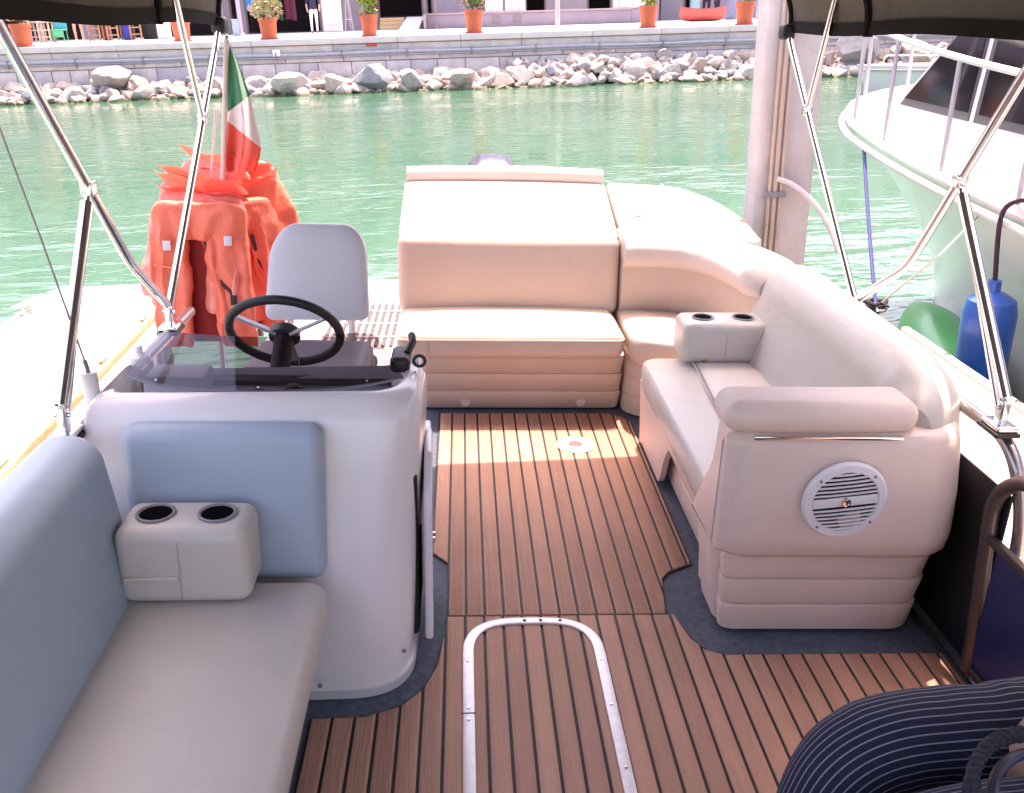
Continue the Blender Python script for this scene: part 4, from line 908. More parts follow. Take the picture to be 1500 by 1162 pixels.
for j, (ta, tb) in enumerate(((0.0, 0.92), (0.98, 2.1), (2.16, 3.6), (3.7, 5.2))):
    z0_, z1_ = 1.57-0.02*j, 2.32
    if j == 0: fr = [(ysl(0, z0_), z0_), (6.36-ta-tb, z0_-0.01), (6.36-tb, z1_), (ysl(0, z1_)-0.0, z1_)]; fr = [(6.56, z0_), (6.56-tb, z0_-0.02), (6.56-tb, z1_), (5.66, z1_)]
    else: fr = [(6.56-ta, z0_), (6.56-tb, z0_-0.02), (6.56-tb, z1_), (6.56-ta, z1_)]
    wf = side_quad('window_frame', fr, FRAME, ya, 0.010)
    c_ = (sum(p[0] for p in fr)/4, sum(p[1] for p in fr)/4)
    side_quad('pane', [(c_[0]+(p[0]-c_[0])*0.91, c_[1]+(p[1]-c_[1])*0.87) for p in fr], GLASS, wf, 0.016)
# front windows on the raked front
def front_pane(x0, x1):
    def P(x, t):
        zb_, zt_ = 1.66, 2.38; z = zb_+(zt_-zb_)*t; q = (z-1.56)/0.90
        e = abs(x-YC); yb = (6.98 if e < 0.5 else 6.98-0.30*(e-0.5)/0.77); yt = (5.65 if e < 0.4 else 5.65-0.2*(e-0.4)/0.77)
        return Vector((x, yb+(yt-yb)*q+0.016, z))
    return [P(x0, 0), P(x1, 0), P(x1, 1), P(x0, 1)]
for x0, x1 in ((YC-1.1, YC-0.45), (YC-0.38, YC+0.38), (YC+0.45, YC+1.1)):
    q = front_pane(x0, x1); mesh('windscreen_pane', thicken((q, [(0, 1, 2, 3)]), -0.006), GLASS, ya)
mesh('visor', loft([[(XC-0.02, -4, z), (XC-0.02, 5.6, z), (YC, 5.9, z+0.02), (2*YC-XC+0.02, 5.6, z), (2*YC-XC+0.02, -4, z)] for z in (2.56, 2.62)]), WHITE_H, ya)
# bow rail
RP = [v for v in DE if v.y > -2]
def rail_off(v): return Vector((v.x+0.05, v.y-(0.05 if v.y > 7 else 0), v.z+0.62+0.03*max(0, (v.y-4)/3.5)))
top = [rail_off(v) for v in RP]; topm = [Vector((2*YC-v.x, v.y, v.z)) for v in reversed(top)]
mesh('bow_rail', tube(top+topm, 0.019, 8), plain('rail_white', (0.74, 0.70, 0.70), 0.25, metal=0.4), ya)
for tgt in (1.0, 2.6, 3.75, 4.3, 5.2, 5.85, 6.5, 7.0, 7.4):
    v = min(RP, key=lambda q: abs(q.y-tgt)); b_ = Vector((v.x+0.06, v.y-(0.06 if v.y > 7 else 0), v.z))
    for mir in (0, 1):
        a_, t_ = b_.copy(), rail_off(v)+Vector((0, -0.05, 0))
        if mir: a_.x = 2*YC-a_.x; t_.x = 2*YC-t_.x
        mesh('stanchion', tube([a_, t_], 0.014, 8), plain('stanchion_grey', (0.52, 0.50, 0.58), 0.3, metal=0.5), ya)
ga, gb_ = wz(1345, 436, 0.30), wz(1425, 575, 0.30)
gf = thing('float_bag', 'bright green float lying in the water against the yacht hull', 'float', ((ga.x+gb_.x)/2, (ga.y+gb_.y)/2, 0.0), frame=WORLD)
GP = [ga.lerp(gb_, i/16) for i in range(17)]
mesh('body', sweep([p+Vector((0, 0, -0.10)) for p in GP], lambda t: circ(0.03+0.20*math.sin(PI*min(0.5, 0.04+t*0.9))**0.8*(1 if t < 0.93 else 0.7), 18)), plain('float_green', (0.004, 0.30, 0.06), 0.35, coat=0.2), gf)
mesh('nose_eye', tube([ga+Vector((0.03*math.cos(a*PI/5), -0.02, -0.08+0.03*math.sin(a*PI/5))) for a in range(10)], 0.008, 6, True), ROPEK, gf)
# a second boat lying farther off behind the yacht
X2 = wy(1256, 105, 24.5).x
b2 = thing('moored_boat', 'low white boat lying farther off beyond the yacht bow rail', 'boat', (X2+3, 24.5, -0.3), frame=WORLD)
BW = []
for i in range(13):
    u = i/12; hw_ = 0.9*min(1, (u*2.2+0.02))**0.55; xx = X2+6.0*u; zt = 0.72-0.14*u
    BW.append([(xx+0.5*(1-u)*(1-t_), 24.5+sg*hw_*(0.72+0.28*t_), -0.3+(zt+0.3)*t_) for sg, t_ in ((-1, 1), (-1, 0.6), (-1, 0.0), (1, 0.0), (1, 0.6), (1, 1))])
mesh('hull', loft(BW), WHITE_H, b2)
mesh('rub_strake', tube([(l[0][0], l[0][1]-0.012, l[0][2]-0.10) for l in BW], 0.03, 6), plain('strake_pink', (0.55, 0.42, 0.40), 0.5), b2)
mesh('deck_house', box(X2+2.4, X2+5.0, 24.0, 25.0, 0.55, 1.05, 0.08, 3), WHITE_H, b2)
mesh('hand_rail', tube(fillet([(X2+0.5, 24.25, 0.65), (X2+0.55, 24.2, 0.95), (X2+2.4, 23.75, 0.92), (X2+2.45, 23.75, 0.6)], 0.1, 4), 0.018, 6), CHROME, b2)
# blue fender
fc = wx(1440, 512, 2.72)
fd = thing('fender', 'blue cylindrical fender hanging on a dark rope against the yacht hull', 'fender', (fc.x, fc.y, 0.2), frame=WORLD)
mesh('body', lathe([(0.02, -0.36), (0.09, -0.33), (0.128, -0.26), (0.13, 0.20), (0.115, 0.27), (0.06, 0.305), (0.032, 0.315), (0.032, 0.37), (0.005, 0.375)], fc, 24), plain('fender_blue', (0.005, 0.10, 0.42), 0.3, coat=0.3), fd)
mesh('hanging_rope', tube(smooth_path([fc+Vector((0, 0, 0.36)), Vector((fc.x-0.005, fc.y, 0.95)), Vector((2.69, fc.y, deck_z(fc.y)-0.02)), Vector((2.75, fc.y-0.01, deck_z(fc.y)+0.06)), Vector((2.85, fc.y-0.03, deck_z(fc.y)+0.05))], 5), 0.012, 6), plain('rope_maroon', (0.05, 0.012, 0.03), 0.8), fd)
yk = Vector((2.86, fc.y-0.03, 0))
c5, _ = cleat('small cleat on the yacht deck edge holding the fender rope', (2.86, yk.y, deck_z(yk.y)+0.012), rad(90), 0.75)

# ------------------------------------------------------------------ people
def skin_mesh(nodes, edges, sub=2):
    me = bpy.data.meshes.new('tmp'); me.from_pydata([n[0] for n in nodes], edges, [])
    o = bpy.data.objects.new('tmp', me); C.objects.link(o)
    o.modifiers.new('s', 'SKIN'); 
    for i, n in enumerate(nodes):
        r = n[1]; d = me.skin_vertices[0].data[i]; d.radius = (r, r) if not isinstance(r, tuple) else r; d.use_root = (i == 0)
    ss = o.modifiers.new('u', 'SUBSURF'); ss.levels = sub
    dg = bpy.context.evaluated_depsgraph_get(); ev = o.evaluated_get(dg); q = bpy.data.meshes.new_from_object(ev)
    sh = ([v.co.copy() for v in q.vertices], [tuple(p.vertices) for p in q.polygons])
    bpy.data.objects.remove(o); bpy.data.meshes.remove(q); return sh
def standing(label, loc, rz, top, legs, hair=HAIR, pose=0.0, group='people on the promenade', shoes=None):
    """1.7 m standing figure; coloured by height and limb"""
    N = [((0, 0, 0.95), (0.15, 0.11)), ((0, 0, 1.15), (0.14, 0.10)), ((0, 0, 1.36), (0.17, 0.10)), ((0, 0.0, 1.48), 0.055), ((0, -0.01, 1.60), 0.085), ((0, -0.01, 1.70), 0.06),
         ((-0.10, 0, 0.88), 0.09), ((-0.12, -0.03-pose, 0.48), 0.06), ((-0.12, 0.02-pose, 0.08), 0.042), ((-0.13, -0.14-pose, 0.035), 0.035),
         ((0.10, 0, 0.88), 0.09), ((0.11, -0.03+pose, 0.48), 0.06), ((0.11, 0.03+pose, 0.08), 0.042), ((0.12, -0.12+pose, 0.035), 0.035),
         ((-0.20, 0, 1.40), 0.055), ((-0.26, 0.02, 1.12), 0.042), ((-0.24, -0.10, 0.90), 0.034), ((-0.235, -0.13, 0.82), 0.03),
         ((0.20, 0, 1.40), 0.055), ((0.27, 0.02, 1.12), 0.042), ((0.25, -0.12, 0.92), 0.034), ((0.24, -0.16, 0.84), 0.03)]
    E_ = [(0, 1), (1, 2), (2, 3), (3, 4), (4, 5), (0, 6), (6, 7), (7, 8), (8, 9), (0, 10), (10, 11), (11, 12), (12, 13), (2, 14), (14, 15), (15, 16), (16, 17), (2, 18), (18, 19), (19, 20), (20, 21)]
    V, Fc = skin_mesh(N, E_)
    fm = []
    for f in Fc:
        c = sum((V[i] for i in f), Vector())/len(f)
        if c.z > 1.62 or (c.z > 1.52 and c.y > 0.02): fm.append(3)
        elif c.z > 1.46 or (abs(c.x) > 0.20 and c.z < 1.14): fm.append(0)
        elif c.z > 0.93: fm.append(1)
        elif c.z < 0.09: fm.append(4)
        else: fm.append(2)
    T = Matrix.Translation(Vector(loc)) @ Matrix.Rotation(rz, 4, 'Z')
    return mesh('person', xf((V, Fc), T), [SKIN, top, legs, hair, shoes or plain('shoe_dark', (0.03, 0.03, 0.06))], frame=WORLD, label=label, cat='person', group=group, fm=fm)

# seated passenger in the bow, knees in view
ps = thing('person', 'seated person in navy pinstriped trousers, knees bent toward the aisle', 'person', (1.1, 1.2, 0.42))
YA, YB = 1.305, 1.075
def sit(y, s):
    return [((1.02, y, 0.50), 0.085), ((0.73, y-0.01, 0.475), 0.052), ((0.65, y-0.02, 0.11), 0.036), ((0.52, y-0.02, 0.05), 0.032)]
N = [((1.20, 1.19, 0.50), (0.13, 0.15)), ((1.24, 1.19, 0.78), (0.11, 0.15)), ((1.23, 1.19, 1.00), (0.11, 0.17)), ((1.205, 1.19, 1.12), 0.055), ((1.175, 1.19, 1.20), 0.068), ((1.175, 1.19, 1.27), 0.090), ((1.185, 1.19, 1.335), 0.075), ((1.068, 1.19, 1.225), 0.014)]
E_ = [(0, 1), (1, 2), (2, 3), (3, 4), (4, 5), (5, 6), (5, 7)]
for y in (YA, YB):
    b_ = len(N); N += sit(y, 0); E_ += [(0, b_), (b_, b_+1), (b_+1, b_+2), (b_+2, b_+3)]
for s in (1, -1):
    b_ = len(N); y = 1.19+s*0.20
    N += [((1.22, y, 1.02), 0.058), ((1.26, y+s*0.06, 0.78), 0.045), ((1.24, y+s*0.05, 0.60), 0.034), ((1.18, y+s*0.02, 0.60), 0.028)]; E_ += [(2, b_), (b_, b_+1), (b_+1, b_+2), (b_+2, b_+3)]
V, Fc = skin_mesh(N, E_)
mesh('body', (V, Fc), SKIN, ps)
def stripes():
    m = bpy.data.materials.new('navy_pinstripe'); m.use_nodes = True; n = m.node_tree.nodes; L = m.node_tree.links; b = n['Principled BSDF']; b.inputs['Roughness'].default_value = 0.75; b.inputs['Specular IOR Level'].default_value = 0.25
    at = n.new('ShaderNodeAttribute'); at.attribute_name = 'ang'
    fr = n.new('ShaderNodeMath'); fr.operation = 'FRACT'; L.new(at.outputs['Fac'], fr.inputs[0])
    lt = n.new('ShaderNodeMath'); lt.operation = 'LESS_THAN'; lt.inputs[1].default_value = 0.17; L.new(fr.outputs[0], lt.inputs[0])
    nz = n.new('ShaderNodeTexNoise'); nz.inputs['Scale'].default_value = 40; cr = n.new('ShaderNodeValToRGB'); cr.color_ramp.elements[0].color = (0.011, 0.012, 0.026, 1); cr.color_ramp.elements[1].color = (0.022, 0.025, 0.050, 1); L.new(nz.outputs[0], cr.inputs[0])
    mx = n.new('ShaderNodeMix'); mx.data_type = 'RGBA'; L.new(lt.outputs[0], mx.inputs[0]); L.new(cr.outputs[0], mx.inputs[6]); mx.inputs[7].default_value = (0.22, 0.23, 0.31, 1); L.new(mx.outputs[2], b.inputs['Base Color'])
    w_ = n.new('ShaderNodeTexNoise'); w_.inputs['Scale'].default_value = 300; bp = n.new('ShaderNodeBump'); bp.inputs['Strength'].default_value = 0.3; bp.inputs['Distance'].default_value = 0.003; L.new(w_.outputs[0], bp.inputs['Height']); L.new(bp.outputs[0], b.inputs['Normal'])
    return m
STR = stripes()
def trouser(y, name, drop):
    path = smooth_path([Vector((1.28, y, 0.505)), Vector((1.12, y, 0.505)), Vector((0.98, y, 0.500)), Vector((0.88, y-0.003, 0.497)), Vector((0.785, y-0.006, 0.487)), Vector((0.722, y-0.010, 0.452)), Vector((0.686, y-0.015, 0.382)), Vector((0.668, y-0.02, 0.28)), Vector((0.655, y-0.025, 0.12))], 7)
    m_ = 64
    def sec(t):
        r = 0.098-0.014*t if t < 0.5 else 0.091-0.012*(t-0.5)*2
        out = []
        for i in range(m_):
            a = 2*PI*i/m_-PI/2
            out.append((r*math.cos(a)*1.02, r*math.sin(a)))
        return out
    V, Fc = sweep(path, sec, upv=(0, 0, 1), cap=True)
    NV = []
    for i, v in enumerate(V):
        t = (i//m_)/(len(path)-1)
        cen = path[i//m_]; d = (v-cen)
        k = 1+0.055*noise.noise(v*9)+0.07*noise.noise(Vector((v.x*26, v.y*6, v.z*6)))*(1 if t < 0.25 else 0.35)
        if t < 0.24: k += 0.10*(0.24-t)/0.24*math.sin(v.x*95+v.y*20)*0.6
        NV.append(cen+d*k)
    o = mesh('trousers', (NV, Fc), STR, ps)
    ang = [((i % m_)/m_)*38 for i in range(len(NV))]
    o.data.attributes.new('ang', 'FLOAT', 'POINT').data.foreach_set('value', ang); return o
trouser(YA, 'a', 0); trouser(YB, 'b', 0)
mesh('shirt', warp(box(1.09, 1.40, 0.97, 1.41, 0.56, 1.10, 0.11, 5, (0.01, 0.01, 0.01)), lambda v: v), plain('shirt_navy', (0.04, 0.05, 0.12), 0.8), ps)
def hair_shell(u, v):
    th = u*2*PI; ph = v*PI*0.62; low = 1+0.45*max(0, math.cos(th))*v
    r_ = 1+0.05*noise.noise(Vector((math.cos(th)*3, math.sin(th)*3, v*4)))
    return Vector((1.192+0.112*math.cos(th)*math.sin(ph)*r_, 1.19+0.100*math.sin(th)*math.sin(ph)*r_, 1.288+0.118*math.cos(ph*low)*r_))
mesh('hair', thicken(grid(28, 12, hair_shell, True), -0.012), HAIR, ps)
fb = thing('bow_bench', 'bow bench with beige cushions under the seated passenger', 'bench', (1.2, 0.6, 0.0))
mesh('seat', box(0.90, 1.42, -0.6, 1.46, 0.30, 0.41, 0.04, 4), VINYL_G, fb)
mesh('base', box(0.98, 1.42, -0.6, 1.40, 0.0, 0.30, 0.02), VINYL, fb)
# bag with braided handles on the lap
bg_ = thing('handbag', 'dark bag with thick braided rope handles resting on the striped lap', 'bag', (1.0, 1.02, 0.56))
mesh('bag_body', warp(box(0.90, 1.22, 0.90, 1.08, 0.575, 0.70, 0.05, 4, (0.01, 0.02, 0.02)), lambda v: Vector((v.x, v.y, v.z+0.012*noise.noise(v*12)))), plain('bag_dark', (0.012, 0.012, 0.022), 0.6), bg_)
def braid(name, pts):
    P = smooth_path([Vector(p) for p in pts], 14); out = []
    for k in range(3):
        Q = []
        for i, p in enumerate(P):
            t = (P[min(len(P)-1, i+1)]-P[max(0, i-1)]).normalized(); s = t.cross(Vector((0, 1, 0.2))).normalized(); u = s.cross(t)
            ph = i*0.55+k*2*PI/3; Q.append(p+s*(0.0075*math.sin(ph))+u*(0.0045*math.sin(2*ph)))
        out.append(tube(Q, 0.0072, 6))
    return mesh(name, join(out), ROPEB, bg_)
h1 = [bz(1423, 1200, 0.66), bz(1424, 1155, 0.70), bz(1430, 1118, 0.715), bz(1452, 1090, 0.72), bz(1485, 1077, 0.72), bz(1530, 1080, 0.71), bz(1570, 1110, 0.70), bz(1580, 1170, 0.67)]
braid('handle', h1)
mesh('inner_handle', tube(smooth_path([bz(1455, 1200, 0.66), bz(1454, 1160, 0.69), bz(1462, 1132, 0.70), bz(1485, 1110, 0.705), bz(1520, 1105, 0.70), bz(1560, 1140, 0.68), bz(1565, 1190, 0.66)], 8), 0.0085, 8), plain('leather_navy', (0.04, 0.04, 0.07), 0.35), bg_)

# ------------------------------------------------------------------ quay, rocks, promenade
QY, QZ = 32.15, 1.60
mesh('promenade', box(-90, 90, QY+0.31, 49.0, -2.5, QZ-0.14, 0.01), PAVE, frame=WORLD, kind='structure')
mesh('paving', ([(-90, QY, QZ-0.004), (90, QY, QZ-0.004), (90, 75, QZ-0.004), (-90, 75, QZ-0.004)], [(0, 1, 2, 3)]), PAVE, frame=WORLD, kind='structure')
qw = thing('quay_wall', 'long grey masonry quay wall with pale coping above the rubble bank', 'wall', (0, QY, -1.0), frame=WORLD)
STONES = [mat('quay_stone_%d' % i, c, 0.9, var=0.25, vscale=2.5, bump=0.6, bscale=9) for i, c in enumerate(((0.52, 0.465, 0.47), (0.58, 0.505, 0.49), (0.47, 0.435, 0.45), (0.60, 0.52, 0.50)))]
mesh('backing', hardbox(-60, 60, QY+0.02, QY+0.3, -1.2, QZ-0.02), plain('mortar', (0.40, 0.36, 0.36), 0.95), qw)
random.seed(11)
for r_, (za, zb_) in enumerate(((-0.05, 0.42), (0.43, 0.88), (0.89, 1.10))):
    x = -19.5+random.uniform(0, .5)
    while x < 19.0:
        w_ = random.uniform(0.55, 1.15) if r_ < 2 else random.uniform(1.4, 2.4)
        d = random.uniform(0.0, 0.035)
        mesh('stone_block', box(x, x+w_-0.02, QY-0.03-d, QY+0.10, za, zb_-0.015, 0.018, 1, inner=1), random.choice(STONES), qw)
        x += w_
x = -19.5
while x < 19.0:
    w_ = random.uniform(1.9, 2.6)
    mesh('upper_course', box(x, x+w_-0.014, QY-0.015, QY+0.1, 1.185, 1.395, 0.012, 1, inner=1), random.choice(STONES[1:]), qw)
    mesh('coping_slab', box(x, x+w_-0.010, QY-0.12, QY+0.55, 1.42, QZ+0.012, 0.02, 2, inner=2), mat('coping', (0.60, 0.53, 0.51), 0.85, var=0.12, vscale=2, bump=0.3, bscale=20), qw)
    x += w_
for z, r_, c in ((1.135, 0.055, (0.36, 0.36, 0.40)), (1.05, 0.03, (0.30, 0.31, 0.35))):
    mesh('service_pipe', tube([(-19.5+i*1.5, QY-0.10, z+0.012*math.sin(i*1.7)) for i in range(26)], r_, 8), plain('pipe_%d' % int(z*100), c, 0.6), qw)
for i in range(18):
    x = -18+i*2.1; mesh('pipe_bracket', box(x, x+0.05, QY-0.17, QY-0.02, 0.98, 1.22, 0.01, 1, inner=1), plain('bracket_grey', (0.2, 0.19, 0.2)), qw)
p_ = wy(405, 78, QY-0.1); mesh('outlet_box', box(p_.x-0.12, p_.x+0.12, QY-0.16, QY-0.02, p_.z-0.1, p_.z+0.1, 0.02), WHITE_P, qw)
p_ = wy(544, 66, QY-0.1); mesh('red_marker', box(p_.x-0.17, p_.x+0.17, QY-0.075, QY-0.02, p_.z-0.04, p_.z+0.05, 0.01), plain('marker_red', (0.55, 0.07, 0.04)), qw)
# boulders
def rock_mesh(seed, flat=0.8):
    bm = bmesh.new(); bmesh.ops.create_icosphere(bm, subdivisions=3, radius=0.5)
    rnd = random.Random(seed)
    planes = [(Vector((rnd.gauss(0, 1), rnd.gauss(0, 1), rnd.gauss(0, 1))).normalized(), rnd.uniform(0.22, 0.40)) for _ in range(12)]
    for _ in range(2):
        for v in bm.verts:
            for n_, d_ in planes:
                k = v.co.dot(n_)
                if k > d_: v.co -= n_*(k-d_)
    for v in bm.verts:
        v.co *= 1.25+0.05*noise.noise(v.co*5+Vector((seed, 0, 0)))
        v.co.z *= flat
    bmesh.ops.dissolve_limit(bm, angle_limit=rad(6), verts=bm.verts, edges=bm.edges)
    bmesh.ops.triangulate(bm, faces=bm.faces)
    me = bpy.data.meshes.new('boulder'); bm.to_mesh(me); bm.free()
    me.polygons.foreach_set('use_smooth', [True]*len(me.polygons)); me.set_sharp_from_angle(angle=rad(18)); return me
RM = [mat('rock_%d' % i, c, 0.9, var=0.3, vscale=5, bump=0.8, bscale=14) for i, c in enumerate(((0.44, 0.375, 0.335), (0.34, 0.30, 0.29), (0.25, 0.24, 0.26), (0.46, 0.365, 0.31), (0.36, 0.27, 0.225)))]
for m_ in RM:                      # wet, weedy tide line on the lowest stones
    n_ = m_.node_tree.nodes; L_ = m_.node_tree.links; bs_ = n_['Principled BSDF']; cr_n = [q for q in n_ if q.type == 'VALTORGB'][0]
    gp = n_.new('ShaderNodeNewGeometry'); sx_ = n_.new('ShaderNodeSeparateXYZ'); L_.new(gp.outputs['Position'], sx_.inputs[0])
    mr_ = n_.new('ShaderNodeMapRange'); mr_.inputs[1].default_value = 0.03; mr_.inputs[2].default_value = 0.16; L_.new(sx_.outputs['Z'], mr_.inputs[0])
    mi_ = n_.new('ShaderNodeMix'); mi_.data_type = 'RGBA'; L_.new(mr_.outputs[0], mi_.inputs[0]); mi_.inputs[6].default_value = (0.10, 0.10, 0.05, 1); L_.new(cr_n.outputs[0], mi_.inputs[7]); L_.new(mi_.outputs[2], bs_.inputs['Base Color'])
ROCKS = [rock_mesh(i*7+1, 0.95) for i in range(9)]
ROCKV = []
for i, me in enumerate(ROCKS):
    for m_ in RM:
        q = me.copy(); q.materials.clear(); q.materials.append(m_); ROCKV.append(q)
def boulder(p, s, rz, me, label, group, tilt=0):
    o = bpy.data.objects.new('boulder', me); C.objects.link(o)
    o.matrix_world = Matrix.Translation(Vector(p)) @ Matrix.Rotation(rz, 4, 'Z') @ Matrix.Rotation(tilt, 4, 'X') @ Matrix.Diagonal((*s, 1)); return setp(o, label, 'boulder', group)
random.seed(21)
RL = {0: 'pale cream boulder among the rubble bank below the quay wall', 1: 'mid grey-brown boulder among the rubble bank below the quay wall', 2: 'blue-grey boulder among the rubble bank below the quay wall', 3: 'warm buff boulder among the rubble bank below the quay wall', 4: 'rusty brown boulder among the rubble bank below the quay wall'}
cnt = 0
for k in range(285):
    x = -17.5+36.5*(k+random.random())/285
    f = random.random()**0.8; small = x > 2.2
    y = 30.55+1.35*f+random.uniform(-.12, .12)
    s = random.uniform(0.40, 0.80)*(1.15-0.4*f) if not small else random.uniform(0.38, 0.66)
    if x < -7: s *= 0.9
    z = -0.10+(0.78 if small else 0.50)*f+random.uniform(-.05, .08)
    i = random.choices(range(5), (5, 3, 2, 4, 1))[0]
    boulder((x, y, z), (s*random.uniform(.9, 1.4), s*random.uniform(.8, 1.1), s*random.uniform(.7, 1.1)), random.uniform(0, 6.3), ROCKV[random.randrange(9)*5+i], RL[i], 'rubble bank boulders, '+RL[i].split(' boulder')[0], random.uniform(-.6, .6))
# small stones filling the bank between the boulders
RV, RF, RI = [], [], []
for k in range(1500):
    x = random.uniform(-19, 19); f = random.random(); y = 30.5+1.6*f; me = random.choice(ROCKS); sc = random.uniform(0.14, 0.36)
    z = -0.08+(0.78 if x > 2.2 else 0.50)*f+random.uniform(-.05, .03)
    M_ = Matrix.Translation((x, y, z)) @ Matrix.Rotation(random.uniform(0, 6.3), 4, 'Z') @ Matrix.Rotation(random.uniform(-1, 1), 4, 'X') @ Matrix.Diagonal((sc*1.2, sc, sc, 1))
    b_ = len(RV); RV += [M_ @ v.co for v in me.vertices]; i = random.choices(range(5), (4, 4, 3, 3, 1))[0]
    for p in me.polygons: RF.append(tuple(q+b_ for q in p.vertices)); RI.append(i)
mesh('rubble', (RV, RF), RM, frame=WORLD, fm=RI, sharp=18, kind='stuff', label='small rubble stones filling the bank between the boulders', cat='rubble')
mesh('bank', ([(-40, 30.2, -0.5), (40, 30.2, -0.5), (40, 32.2, 0.55), (-40, 32.2, 0.40)], [(0, 1, 2, 3)]), RM[1], frame=WORLD, kind='structure')
def big(px, py, Y, s, i, v, rz, label, tilt=0): p = wy(px, py, Y); boulder(p, s, rz, ROCKV[v*5+i], label, None, tilt)
big(168, 113, 31.5, (1.15, 0.9, 0.66), 1, 8, 0.2, 'large smooth oval boulder lying on top of the rubble bank')
big(426, 120, 30.9, (1.15, 0.9, 0.95), 0, 3, 0.8, 'large pale blocky boulder standing at the water edge')
big(543, 114, 30.9, (1.15, 0.9, 0.95), 2, 4, 0.3, 'large blue-grey boulder with a sloping top at the water edge', 0.2)
big(492, 122, 30.8, (0.8, 0.7, 0.6), 3, 5, 0.3, 'broad buff boulder between the pale block and the blue-grey boulder')
big(678, 113, 30.9, (1.0, 0.8, 0.85), 4, 3, 1.0, 'broad brownish boulder with a flat face at the water edge')
big(600, 118, 30.7, (0.8, 0.7, 0.62), 1, 6, 2.0, 'two-tone grey boulder beside the blue-grey boulder')
big(1258, 72, 31.2, (1.5, 1.1, 1.2), 1, 1, 0.5, 'huge tan boulder seen through the yacht bow rail')
big(1340, 80, 31.3, (1.1, 0.9, 0.9), 3, 7, 1.5, 'tan boulder behind the yacht bow rail beside the huge one')

# ------------------------------------------------------------------ planters
def leaf_blob(c, r, n, m, seed, flowers=None):
    rnd = random.Random(seed); V, Fc, fm = [], [], []
    for i in range(n):
        d = Vector((rnd.gauss(0, 1), rnd.gauss(0, 1), rnd.gauss(0.35, 0.8))).normalized()*(rnd.random()**0.45)
        p = Vector(c)+Vector((d.x*r[0], d.y*r[1], d.z*r[2]))
        a = Vector((rnd.gauss(0, 1), rnd.gauss(0, 1), rnd.gauss(0.4, 1))).normalized()
        b = a.cross(Vector((rnd.random(), rnd.random(), rnd.random()))).normalized(); L_ = rnd.uniform(0.05, 0.13); w_ = L_*0.42
        fl_ = flowers and rnd.random() < flowers
        if fl_: L_ *= 0.7; w_ = L_*0.8
        k = len(V); V += [p-a*L_, p+b*w_, p+a*L_, p-b*w_]; Fc.append((k, k+1, k+2, k+3)); fm.append(1 if fl_ else 0)
    return (V, Fc), fm
LEAF = mat('leaf_green', (0.10, 0.20, 0.035), 0.6, var=0.4, vscale=20); LEAFY = mat('leaf_lime', (0.30, 0.36, 0.04), 0.6, var=0.3, vscale=20); LEAFP = mat('leaf_pale', (0.42, 0.40, 0.20), 0.6, var=0.3, vscale=20); FLOW = mat('petal_pink', (0.75, 0.35, 0.40), 0.6, var=0.3)
def planter(px, base_y, pw, ph, leafm, lr, nl, label, flowers=0.0, dy=0.0, second=None):
    p = wz(px, base_y, QZ+0.012); Y = max(QY+0.35, min(p.y, QY+1.2)); p = wy(px, base_y, Y); p.z = QZ+0.012
    sc = Y/1350.0*1.055
    h = ph*sc; r = pw*sc/2
    t = thing('planter', label, 'planter', p, 'terracotta planters along the quay', WORLD)
    mesh('pot', mv(lathe([(r*0.74, 0), (r*0.78, 0.02), (r*0.92, h*0.80), (r*1.0, h*0.82), (r*1.02, h*0.99), (r*0.93, h), (r*0.85, h*0.92), (0.01, h*0.90)], (0, 0, 0), 20), p), TERRA, t)
    mesh('saucer', mv(lathe([(r*0.95, 0.001), (r*1.05, 0.04), (r*0.98, 0.05), (r*0.75, 0.03)], (0, 0, 0), 18), p), mat('saucer', (0.42, 0.10, 0.07), 0.7), t)
    (sh, fm) = leaf_blob(p+Vector((0, 0, h+lr[2]*0.55)), lr, nl, leafm, int(px), flowers)
    mesh('foliage', sh, [leafm, FLOW], t, fm=fm, sharp=180)
    mesh('stems', join([tube([p+Vector((0, 0, h*0.85)), p+Vector((math.cos(a)*lr[0]*0.5, math.sin(a)*lr[0]*0.4, h+lr[2]*0.8))], 0.012, 5) for a in (0.3, 1.6, 2.9, 4.1, 5.2)]), mat('stem', (0.16, 0.15, 0.05)), t)
    return t
planter(36, 71, 26, 27, LEAFP, (0.3, 0.3, 0.4), 150, 'terracotta planter nearest the wooden stools, plant hidden by the canopy')
planter(268, 61, 24, 25, LEAFP, (0.3, 0.3, 0.4), 150, 'terracotta planter seen between the canopy and its branch pole')
planter(395, 58, 24, 26, LEAFP, (0.55, 0.45, 0.42), 420, 'terracotta planter with pale spreading yellow-green plant near the blue cloth', 0.12)
planter(542, 54, 22, 26, LEAFY, (0.36, 0.3, 0.62), 300, 'terracotta planter with lime green leaves beside the white notice board')
planter(695, 49, 24, 28, LEAF, (0.42, 0.38, 0.48), 380, 'terracotta planter with pink flowers before the low lilac wall', 0.45)
planter(949, 41, 24, 27, LEAFY, (0.30, 0.28, 0.42), 160, 'terracotta planter with sparse stems beside the red canoe')
planter(1090, 38, 25, 28, LEAFY, (0.34, 0.3, 0.5), 200, 'terracotta planter with upright leaves standing past the red canoe')

